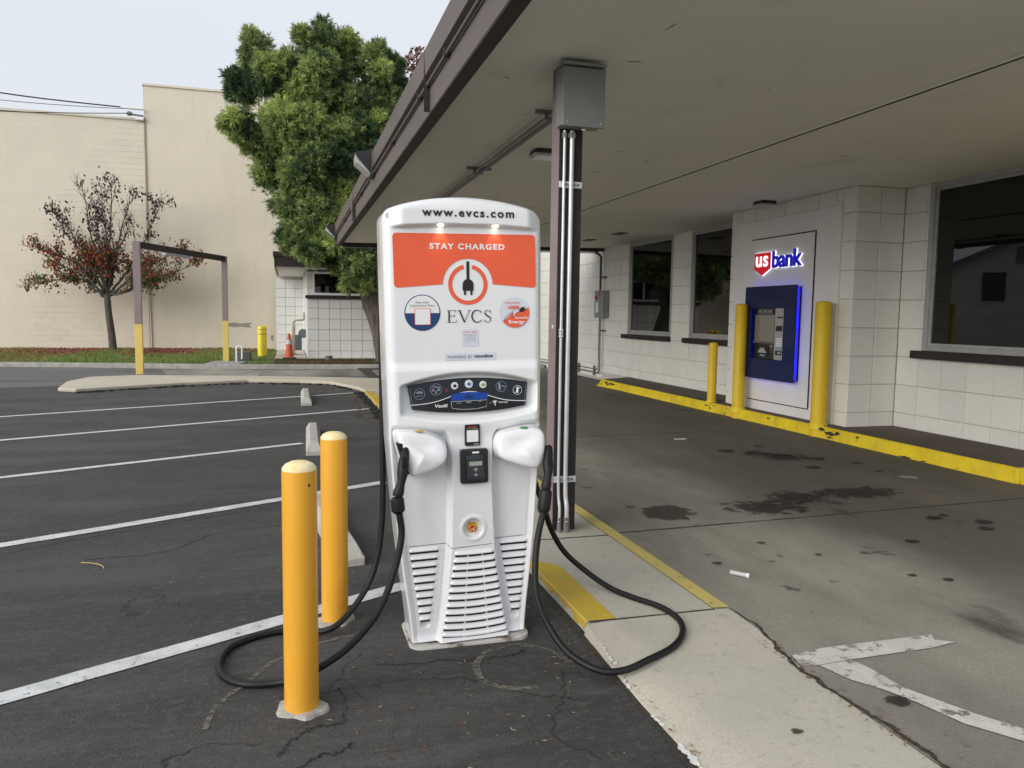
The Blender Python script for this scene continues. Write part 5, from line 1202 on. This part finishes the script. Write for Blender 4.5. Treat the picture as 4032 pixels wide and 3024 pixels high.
# ================================================================ CREAM BUILDING
cb = empty('stucco_building'); tag(cb, 'windowless cream building with a lower block wing and a taller stucco wall', 'building')
YC = 30.0
low = MB().box(-16, -4.79, YC+.03, YC+12, -.1, 8.08).build('wall', M['cream_joint'], cb)
MB().box(-4.785, 6.5, YC, YC+12, 0, 9.28).build('wall', M['cream'], cb)
MB().box(-16.02, -4.792, YC-.03, YC+.2, 8.085, 8.16).build('coping', M['cream'], cb); MB().box(-4.83, 6.5, YC-.04, YC+.2, 9.285, 9.36).build('coping', M['cream'], cb)
MB().box(-4.789, -4.7865, YC-.004, YC+.1, 0, 9.28).build('joint', M['rust'], cb)
CBM = blockmesh('block', M['cream_block'])
all_blocks.clear()
rz_ = [.0+.2*i for i in range(41)]+[8.08]
for i in range(len(rz_)-1):
    off = .2 if i % 2 else 0
    grid_blocks(YC+.012, 'y', -15.9, -4.80, [rz_[i], rz_[i+1]], [-16-off+.4*k for k in range(30)], [], low, CBM)
all_blocks.sort(key=lambda t: t[0])
def put(lst):
    for (dd_, loc, facing, w, h, par, me) in lst:
        o = bpy.data.objects.new('block', me); C.objects.link(o); o.parent = par; o.location = loc; o.scale = (.22+.14*random.random(), w+.0084, h+random.choice((.0036, .0058, .0074, .0086))); o.rotation_euler = (0, 0, PI/2)
near = [t for t in all_blocks if t[1][0] > -9.6]
put(near[:298])
rest = near[298:]+[t for t in all_blocks if t[1][0] <= -9.6]
b = MB()
for (dd_, loc, facing, w, h, par, me) in rest:
    n = len(b.v); b.v += [(loc[0]-y*(w+.0087), loc[1]+x*.25, loc[2]+z*(h+.0083)) for (x, y, z) in blk.v]; b.f += [tuple(n+i for i in f_) for f_ in blk.f]
b.build('block', M['cream_block'], low, kind='stuff')
def wallblob(cx, cz, rx, rz, m, name):
    n = 22; ph = random.uniform(0, 6); MB().poly([(cx+rx*math.cos(2*PI*i/n)*(1+.3*math.sin(3*2*PI*i/n+ph)), YC-.003, cz+rz*math.sin(2*PI*i/n)*(1+.35*math.sin(4*2*PI*i/n+ph))) for i in range(n)]).build(name, m, cb)
wallblob(-3.55, 5.15, .33, .16, M['patch_light'], 'peeled_patch'); wallblob(-1.75, 1.02, .45, .09, M['patch_grey'], 'bare_patch')
wallblob(-.9, .75, .16, .12, M['patch_light'], 'peeled_patch'); wallblob(-.62, .55, .05, .12, M['patch_grey'], 'bare_patch'); wallblob(-2.5, .75, .25, .07, M['patch_light'], 'peeled_patch')
MB().tube([(-4.76, YC-.02, 8.2), (-4.76, YC-.02, 4.0), (-4.72, YC-.02, .1)], .016, 6).build('wall_cable', M['rust'], cb)
# pipes bracketed on the parapet and overhead wires
pp = empty('service_mast'); tag(pp, 'short horizontal service pipes sticking out beside the taller cream wall', 'service pipes')
MB().tube([(-4.79, 29.9, 8.45), (-5.5, 29.9, 8.46)], .045, 10).build('pipe', M['panel'], pp); MB().tube([(-4.79, 29.9, 8.22), (-5.15, 29.9, 8.25)], .035, 10).build('pipe', M['steel_dark'], pp)
MB().lathe([(.03, -.1), (.075, -.06), (.075, .04), (.03, .08)], (-5.22, 29.9, 8.27), 10, 'x').build('weatherhead', M['meter'], pp); MB().tube([(-4.79, 29.9, 8.11), (-5.05, 29.95, 8.12)], .05, 10).build('pipe', M['panel'], pp)
for i, (a, c_, lb, r) in enumerate((((-5.5, 29.9, 8.47), (-16, 29.0, 9.6), 'thick dark overhead wire, uppermost at the upper left', .022), ((-5.4, 29.9, 8.42), (-16, 29.4, 9.1), 'thin pale overhead wire just under the thick upper one', .010), ((-5.25, 29.85, 8.27), (-16, 27.5, 7.9), 'overhead wire crossing just above the low cream parapet', .014))):
    P = [Vector(a).lerp(Vector(c_), t/14)+Vector((0, 0, -.35*math.sin(PI*t/14)**1)) for t in range(15)]
    tag(MB().tube(P, r, 6).build('overhead_wire', M['wire']), lb, 'wire', 'overhead wires')

# ================================================================ REFLECTED HOUSE (across the street, off to the left)
hs = empty('clapboard_house', (-27.5, 36, 0), math.radians(47-90+90)); tag(hs, 'pale clapboard house with a gable and garage door across the street', 'house')
hs.rotation_euler = (0, 0, math.radians(47))
MB().extr([(-5, 0), (5, 0), (5, 4.3), (0, 6.5), (-5, 4.3)], 'y', 0, 10).build('wall', M['siding'], hs)
for i in range(30):
    z = .15+i*.19; hx = 5 if z < 4.2 else 5*(6.45-z)/2.2
    if hx > .3: MB().box(-hx, hx, -.03, -.001, z, z+.165).build('plank', M['siding'], hs)
b = MB(); b.extr([(-5.6, 4.0), (0, 6.5), (0, 6.75), (-5.7, 4.22)], 'y', -.6, 10.3); b.extr([(0, 6.5), (5.6, 4.0), (5.7, 4.22), (0, 6.75)], 'y', -.6, 10.3); b.build('roof', M['roofing'], hs)
for x in (-2.3, 1.4):
    w_ = MB().box(x-.6, x+.6, -.1, -.031, 2.8, 4.5).build('window', M['brown_dark'], hs); MB().box(x-.5, x+.5, -.11, -.101, 2.9, 4.4).build('pane', M['glass'], w_)
MB().box(-.45, .35, -.08, -.031, 5.0, 6.0).build('vent', M['brown_mauve'], hs)
g_ = MB().box(-1.0, 4.2, -.09, -.031, 0, 2.3).build('garage_door', M['siding'], hs)
for i in range(8): MB().box(-.9, 4.1, -.12, -.0905, .05+i*.27, .26+i*.27).build('panel', M['siding'], g_)

# ================================================================ VEGETATION
def tufts(centres, radii, squash, per, length, blades, width, colA, colB, up_bias=.35, shell=(.62, 1.0), spread=.10):
    Vs, Cs = [], []
    for (c_, r, n) in zip(centres, radii, per):
        d_ = rng.normal(size=(n, 3)); d_ /= np.linalg.norm(d_, axis=1)[:, None]
        rad = r*rng.uniform(shell[0]**3, shell[1]**3, n)**(1/3)
        # lumpy lobe
        lump = 1+.20*np.sin(d_[:, 0]*5+c_[0]*3)*np.sin(d_[:, 2]*6+c_[2]*2)+.09*np.sin(d_[:, 0]*13+c_[2]*5)*np.sin(d_[:, 1]*11+d_[:, 2]*9)
        pos = np.array(c_)+d_*(rad*lump)[:, None]*np.array(squash)
        ax = d_+np.array([0, 0, up_bias])+rng.normal(size=(n, 3))*.35; ax /= np.linalg.norm(ax, axis=1)[:, None]
        mixv = np.clip(rng.beta(1.6, 2.2, n)+rng.normal()*spread, 0, 1)
        base = np.array(colA)[None]*(1-mixv)[:, None]+np.array(colB)[None]*mixv[:, None]
        for k in range(blades):
            bd = ax+rng.normal(size=(n, 3))*.55; bd /= np.linalg.norm(bd, axis=1)[:, None]
            st_ = pos+ax*(length*.35*rng.uniform(-.6, 1, n))[:, None]
            side = np.cross(bd, rng.normal(size=(n, 3))); side /= np.linalg.norm(side, axis=1)[:, None]
            L2 = length*rng.uniform(.5, 1.1, n); w_ = width*rng.uniform(.7, 1.3, n)
            droop = np.zeros((n, 3)); droop[:, 2] = -L2*.12
            q = np.stack([st_, st_+bd*(L2*.45)[:, None]+side*(w_/2)[:, None], st_+bd*L2[:, None]+droop, st_+bd*(L2*.45)[:, None]-side*(w_/2)[:, None]], axis=1)
            Vs.append(q); Cs.append(np.clip(base*rng.uniform(.75, 1.25, n)[:, None], 0, 1))
    return np.concatenate(Vs), np.concatenate(Cs)
# evergreen
ev = empty('evergreen_tree', (0, 0, 0)); tag(ev, 'big feathery evergreen with a leaning trunk in front of the block annex', 'tree')
c4 = [(1130,230,85),(1065,400,85),(1035,560,70),(1150,600,105),(1200,330,115),(1360,165,90),(1330,330,140),(1500,225,95),(1650,265,100),(1715,340,85),(1500,400,150),(1650,480,130),(1280,520,140),(1180,740,90),(1350,700,150),(1500,640,150),(1620,660,120),(1225,880,72),(1330,880,130),(1450,850,130),(1560,850,120),(1265,1020,80),(1380,1010,110),(1500,1010,120),(1600,1000,120),(1320,1095,55),(1450,1110,75),(1560,1150,105),(1500,1220,62),(1620,1215,80),(1710,1100,120),(1750,900,150),(1750,620,150),(1850,520,150),(1860,800,150),(1820,1050,130)]
cen, rad, per = [], [], []
KT = 22.4/24
for (a, c_, r) in c4:
    px, py, pr = a*.4959, c_*.4959, r*.4959
    z = 10.16-(py-32)*.01344; x = (px-617)*.01341-.0138*(z-1.5)+.12
    R0 = pr*.0134
    for dyy in ((random.uniform(-1.0, -.2), 1.2) if R0 > 1.0 else (random.uniform(-.8, .2),)):
        if py > 480: dyy -= .5
        yy = 24.0+dyy; k = yy/24*KT; cx_, cy_, cz_, R1 = x*k, yy*KT, 1.5+(z-1.5)*k, R0*KT
        cen.append((cx_, cy_+.25*R1, cz_)); rad.append(R1*.72); per.append(int(110*R1**2)+40)
        # billows standing out of the lobe, each with light new growth or dark old growth
        nb = int(5+7*R1)
        for q in range(nb):
            dv = rng.normal(size=3); dv[1] = -abs(dv[1])*.9; dv /= np.linalg.norm(dv); rr = R1*rng.uniform(.30, .46)
            cen.append((cx_+dv[0]*R1*.68, cy_+dv[1]*R1*.68, cz_+dv[2]*R1*.68)); rad.append(rr); per.append(int(230*rr**2/.16)+35)
for (x, y, z, r) in ((.5, 24.6, 7.2, 1.8), (2.1, 24.8, 7.5, 1.9), (1.2, 24.6, 5.0, 1.8), (3.0, 24.4, 5.0, 1.7), (1.0, 24.2, 8.5, 1.1)): cen.append((x, y, z)); rad.append(r); per.append(700)
Vv, Cc = tufts(cen, rad, (1, 1, 1), per, .17, 12, .021, (.042, .096, .045), (.52, .62, .21), up_bias=.5, shell=(.35, 1.06), spread=.30)
flakes('foliage', Vv, None, Cc, ev)
tk_ = MB(); tp = spline([(2.93, 22.4, .0), (2.83, 22.4, .42), (2.60, 22.4, 1.25), (2.30, 22.45, 2.1), (1.9, 22.6, 3.4), (1.5, 23, 5.0), (1.3, 23.1, 7.0), (1.1, 23.0, 8.6)], 5)
tk_.tube(tp, [.50*(1-i/(len(tp)))**.55*(1+.12*math.exp(-i*.6)) for i in range(len(tp))], 22)
tko = tk_.build('trunk', M['bark'], ev, smooth=True, angle=80)
for v in tko.data.vertices:
    a_ = math.atan2(v.co.y-22.4, v.co.x-(2.85-.32*v.co.z)); k_ = 1+.0*a_; d_ = .022*math.sin(a_*9+v.co.z*1.5)+.012*math.sin(a_*17-v.co.z*3); v.co.x += d_*math.cos(a_); v.co.y += d_*math.sin(a_)
b = MB()
for (p0, p1) in (((2.5, 22.4, 1.3), (3.6, 22.8, 4.7)), ((2.05, 22.5, 2.8), (.4, 22.2, 5.3)), ((1.8, 22.6, 3.6), (3.0, 23.1, 7.1)), ((1.6, 22.7, 4.4), (-.8, 22.4, 6.4)), ((1.4, 22.8, 5.7), (.2, 22.6, 8.3)), ((2.25, 22.5, 2.2), (3.4, 22.0, 2.9)), ((1.3, 22.9, 6.4), (2.4, 22.9, 8.4)), ((2.15, 22.5, 2.4), (.7, 22.1, 3.3))):
    q = [Vector(p0).lerp(Vector(p1), t/6)+Vector((0, 0, .25*math.sin(PI*t/6))) for t in range(7)]; b.tube(q, [.24-.033*i for i in range(7)], 8)
b.build('limbs', M['bark'], ev, smooth=True, angle=80)
# red-brown branch tips behind the crown
rd = empty('copper_tree', (4.9, 27.5, 0)); rd.location = (0, 0, 0); tag(rd, 'copper-leaved tree whose top shows right of the evergreen crown', 'tree')
Vv, Cc = tufts([(4.38, 27, 9.95), (4.75, 27, 9.2), (5.0, 27.2, 8.0), (4.6, 27.4, 6.4)], [.55, .6, 1.1, 1.2], (1, 1, 1), [240, 260, 300, 200], .14, 5, .06, (.12, .045, .035), (.34, .13, .09), shell=(.1, 1.0))
flakes('foliage', Vv, None, Cc, rd)
b = MB(); b.tube(spline([(5.4, 27.4, 0.1), (5.3, 27.4, 3), (5, 27.3, 6), (4.5, 27.1, 9.8)], 4), [.2-.013*i for i in range(13)], 8)
for k in range(9): b.tube([(5-.07*k, 27.3, 5.8+.33*k), (4.6-.06*k+random.uniform(-.5, .5), 27+random.uniform(-.4, .4), 7.3+.36*k)], [.04, .012], 5)
b.build('trunk', M['bark_young'], rd, smooth=True)
# young autumn tree
yt = empty('autumn_tree', (0, 0, 0)); tag(yt, 'young half-bare tree with red and green autumn leaves before the cream wall', 'tree')
bx_, by_ = -5.72, 28.6
tr = MB(); tr.tube(spline([(bx_, by_, .1), (bx_-.03, by_, .7), (bx_-.10, by_, 1.4), (bx_-.13, by_, 2.02)], 4), [.14, .13, .122, .118, .115, .112, .11, .108, .106, .104, .102, .1, .1], 12)
tr.build('trunk', M['bark_young'], yt, smooth=True)
br = MB(); tips = []; O = Vector((bx_-.13, by_, 1.95))
prim = [((-7.9, 28.6, 2.35), .055, [(-6.7, 2.55)]), ((-7.85, 28.3, 3.45), .05, [(-6.7, 3.0)]), ((-7.2, 28.9, 4.5), .05, [(-6.5, 3.3)]), ((-6.4, 28.4, 5.3), .055, [(-6.2, 3.6)]), ((-5.65, 28.7, 5.6), .065, [(-5.75, 3.6)]), ((-5.0, 28.3, 5.2), .05, [(-5.5, 3.5)]),
        ((-4.2, 28.8, 5.0), .05, [(-5.0, 3.2)]), ((-3.5, 28.5, 3.6), .05, [(-4.7, 2.9)]), ((-3.15, 28.6, 3.05), .055, [(-4.6, 2.45)]), ((-4.1, 28.1, 2.5), .045, [(-5.0, 2.2)]), ((-6.9, 28.0, 4.0), .045, [(-6.3, 3.1)]), ((-5.2, 29.0, 4.4), .045, [(-5.6, 3.2)]), ((-7.4, 29.0, 3.0), .04, [(-6.5, 2.6)]), ((-6.0, 28.1, 4.7), .045, [(-5.95, 3.3)]), ((-5.95, 29.1, 5.0), .045, [(-5.85, 3.3)])]
for (end, r, midp) in prim:
    m_ = midp[0]; path = spline([O+Vector((random.uniform(-.03, .03), 0, random.uniform(-.1, .1))), ((O.x+m_[0])/2, (O.y+end[1])/2, (O.z+m_[1])/2-.03), (m_[0], (by_+end[1])/2, m_[1]), end], 5)
    path = [p+Vector((random.uniform(-.03, .03),)*1+(random.uniform(-.03, .03), random.uniform(-.02, .02))) for p in path]
    n = len(path); br.tube(path, [r*(1-.82*i/(n-1)) for i in range(n)], 7)
    def sub(p0, dirv, L_, rr, lev):
        q = [Vector(p0)]; dv = dirv.copy()
        for k in range(4): dv = (dv+Vector((random.uniform(-.28, .28), random.uniform(-.28, .28), random.uniform(-.15, .3)))).normalized(); q.append(q[-1]+dv*L_/4)
        br.tube(q, [rr*(1-.2*k) for k in range(5)], 4); tips.append(q[-1]); tips.append(q[2])
        if lev:
            for k in (1, 2, 3):
                for s_ in range(2): sub(q[k], (dv+Vector((random.uniform(-1, 1), random.uniform(-1, 1), random.uniform(-.3, 1)))).normalized(), L_*.5, rr*.6, lev-1)
    for k in range(4, n, 1):
        dv = (path[min(k+1, n-1)]-path[k-1]).normalized()
        for s_ in range(2 if k > 6 else 1): sub(path[k], (dv+Vector((random.uniform(-.9, .9), random.uniform(-.9, .9), random.uniform(-.3, .7)))).normalized(), random.uniform(.35, .8), .012, 1)
br.build('branches', M['bark_young'], yt, smooth=True, angle=80)
T = np.array([tuple(t) for t in tips]); keep = []; cl = []
for t in T:
    hgt = t[2]
    cn_ = math.sin(t[0]*4.1+1)+math.sin(t[2]*5.3+t[0]*1.7)+math.sin(t[1]*6+t[2]*2)
    pr = (.62 if hgt < 3.3 else .6)*(1.5 if cn_ > .3 else .3)*(1.0 if abs(t[0]+5.8) > .9 else .6)
    if rng.random() > pr: continue
    for _ in range(rng.integers(2, 9) if hgt < 3.4 else rng.integers(1, 5)):
        keep.append(t+rng.normal(size=3)*np.array([.08, .08, .08])-np.array([0, 0, .05]))
        u_ = rng.random()
        if hgt > 3.9: c_ = (.05, .03, .033)
        elif u_ < .34: c_ = (.30, .06, .03)
        elif u_ < .52: c_ = (.45, .14, .04)
        elif u_ < .75: c_ = (.14, .045, .035)
        else: c_ = (.09, .13, .03)
        if hgt < 2.75 and rng.random() < (.75 if t[0] > -5.2 else .35): c_ = (.07, .11, .03)
        cl.append(np.array(c_)*rng.uniform(.7, 1.3))
K = np.array(keep); n = len(K); a = rng.normal(size=(n, 3))*np.array([.5, .5, .3]); a[:, 2] -= .9; a /= np.linalg.norm(a, axis=1)[:, None]
s_ = np.cross(a, rng.normal(size=(n, 3))); s_ /= np.linalg.norm(s_, axis=1)[:, None]; l_ = rng.uniform(.07, .13, n)[:, None]
flakes('foliage', np.stack([K, K+a*l_*.5+s_*l_*.32, K+a*l_, K+a*l_*.5-s_*l_*.32], axis=1), None, np.array(cl), yt)
# grass
def inside_verge(x, y):
    yk = np.interp(x, [-14, -7.17, -4.36, -2.5, -.76, 2.2, 7], [24.25, 22.8, 22.2, 21.75, 21.45, 21.2, 21.2]); return (y > yk+.03) & (y < 29.98)
n = 60000; x = rng.uniform(-13, -.5, n); y = rng.uniform(21.5, 29.95, n)
pat = np.sin(x*1.3+.5)*np.sin(y*1.1)+.6*np.sin(x*3.1+y*2.2); ok = inside_verge(x, y) & ((pat > -.55) | (rng.random(n) < .35)) & ~((x > -2.2) & (x < -1.1) & (y < 23))
x, y, pat = x[ok], y[ok], pat[ok]; n = len(x)
def blades(x, y, h, colr):
    n = len(x); b0 = np.stack([x, y, np.full(n, .115)], 1); a = rng.uniform(0, 6.28, n); s_ = np.stack([np.cos(a), np.sin(a), np.zeros(n)], 1)*.012
    lean = rng.normal(size=(n, 3))*.03; lean[:, 2] = 0; tip = b0+lean; tip[:, 2] += h
    return np.stack([b0-s_, b0+s_, tip], axis=1)
colr = np.stack([np.full(n, .21), np.full(n, .30), np.full(n, .075)], 1)*rng.uniform(.6, 1.3, n)[:, None]
yel = (x < -6.5) | (rng.random(n) < .2); colr[yel] = colr[yel]*np.array([1.25, .85, .9])
g = flakes('grass', blades(x, y, rng.uniform(.03, .10, n)*(1+.4*np.sin(x*2)), colr), None, colr); g['category'] = 'grass'; g['label'] = 'patchy green grass on the verge below the cream wall'
n = 9000; x = rng.uniform(-.4, 5.5, n); y = rng.uniform(21.3, 23.85, n); colr = np.array([.12, .13, .04])*rng.uniform(.5, 1.2, n)[:, None]; dm = rng.random(n) < .5; colr[dm] = np.array([.16, .09, .05])
g = flakes('grass', blades(x, y, rng.uniform(.015, .05, n), colr), None, colr); g['category'] = 'grass'; g['label'] = 'thin weeds in brown litter below the white block annex'
# fallen leaves by the young tree
n = 7500; x = rng.normal(-5.2, 2.4, n); y = 29.9-np.abs(rng.normal(0, 1.7, n))-.05; ok = inside_verge(x, y) & (x < -.6); x, y = x[ok], y[ok]; n = len(x)
a = rng.uniform(0, 6.28, n); z = .125+rng.uniform(0, .06, n); l_ = rng.uniform(.05, .11, n)
u1 = np.stack([np.cos(a)*l_, np.sin(a)*l_, rng.uniform(-.03, .05, n)], 1); u2 = np.stack([-np.sin(a)*l_*.7, np.cos(a)*l_*.7, rng.uniform(-.02, .05, n)], 1); b0 = np.stack([x, y, z], 1)
colr = np.array([.36, .12, .10])*rng.uniform(.4, 1.5, n)[:, None]
g = flakes('fallen_leaves', np.stack([b0-u1*.5, b0+u2*.5, b0+u1*.5, b0-u2*.5], axis=1), None, colr); g['category'] = 'leaves'; g['label'] = 'carpet of fallen red leaves under the young autumn tree'
# litter of dry needles and crumbs on the asphalt and along the kerbs
xs, ys_, ls, zs = [], [], [], []
for (x0, x1, y0, y1, n, z) in ((.2, 1.3, 2.3, 3.3, 130, .006), (1.15, 1.32, 3.0, 4.4, 150, .006), (-.9, .9, 2.4, 6, 110, .006), (1.0, 1.34, 10.5, 15, 380, .006), (.2, 1.3, 15, 16.8, 260, .006), (-.1, .45, 4.4, 6.1, 110, .006), (1.98, 2.06, 1.2, 2.9, 130, .0665), (1.3, 1.33, 1.8, 3.0, 60, .02), (2.2, 5.8, 2.2, 8, 50, .068), (-4, 7, 20.6, 21.0, 900, .022)):
    xs.append(rng.uniform(x0, x1, n)); ys_.append(rng.uniform(y0, y1, n)); zs.append(np.full(n, z)); ls.append(rng.uniform(.008, .035, n)*(1+1.5*(y0 > 10)))
x, y, z, l_ = map(np.concatenate, (xs, ys_, zs, ls)); n = len(x); a = rng.uniform(0, 6.28, n); w_ = l_*rng.uniform(.06, .3, n)
u1 = np.stack([np.cos(a)*l_, np.sin(a)*l_, np.zeros(n)], 1); u2 = np.stack([-np.sin(a)*w_, np.cos(a)*w_, np.full(n, .002)], 1); b0 = np.stack([x, y, z], 1)
colr = np.where((rng.random(n) < .5)[:, None], np.array([.42, .33, .2]), np.array([.27, .12, .06]))*rng.uniform(.5, 1.2, n)[:, None]
g = flakes('needle_litter', np.stack([b0-u1*.5, b0+u2*.5, b0+u1*.5, b0-u2*.5], axis=1), None, colr); g['category'] = 'litter'; g['label'] = 'dry needles and crumbs scattered on the asphalt and along the kerbs'
# crumbs of broken asphalt along the far kerbs
b = MB()
for k in range(330):
    if k < 200: x, y = 1.33-abs(random.gauss(0, .07)), random.uniform(9.5, 14.8)
    else:
        t = random.random(); x, y = -3.6+5*t, 15.6+1.5*math.sin(t*2.0)-.1; x, y = np.interp(t, [0, .35, .6, .85, 1], [-3.7, -2.0, -.8, .8, 1.25]), np.interp(t, [0, .35, .6, .85, 1], [15.45, 16.6, 17.1, 16.45, 15.1]); y -= abs(random.gauss(0, .06))
    s_ = random.uniform(.012, .035); b.box(x-s_, x+s_, y-s_*.8, y+s_*.8, 0, s_*.9)
o = b.build('asphalt_crumbs', M['crackline'], None, kind='stuff'); o['category'] = 'rubble'; o['label'] = 'dark crumbs of broken asphalt along the island edge'
# small litter
t_ = MB().tube([(2.375, 3.715, .076), (2.435, 3.64, .076)], .0135, 14).build('plastic_tube', M['clear_tube'], None, smooth=True); tag(t_, 'small frosted plastic tube lying on the lane concrete', 'tube')
t_ = MB().tube([(2.433, 3.6425, .076), (2.441, 3.632, .076)], .0145, 14).build('cap', M['vinyl_white'], t_)
t_ = MB().tube(spline([(-1.204, 4.973, .008), (-1.13, 4.929, .012), (-1.073, 4.877, .01), (-1.05, 4.821, .008)], 4), .0026, 6).build('twig', M['twig']); tag(t_, 'curved straw-coloured twig on the asphalt between stall lines', 'twig')
t_ = MB().poly([(4.35, 8.1, .067), (4.47, 8.08, .067), (4.5, 8.13, .075), (4.37, 8.16, .07)]).poly([(4.47, 8.081, .0675), (4.53, 8.10, .068), (4.5, 8.131, .0755)]).build('paper_scrap', M['paper']); tag(t_, 'crumpled white paper scrap on the lane before the cash machine', 'paper')
t_ = MB().prism([(5.38, 5.70), (5.5, 5.62), (5.56, 5.70), (5.42, 5.76)], .066, .07).build('cardboard_scrap', mat('cardboard', (.3, .28, .22), .9)); tag(t_, 'flat greyish cardboard scrap near the right kerb', 'cardboard')
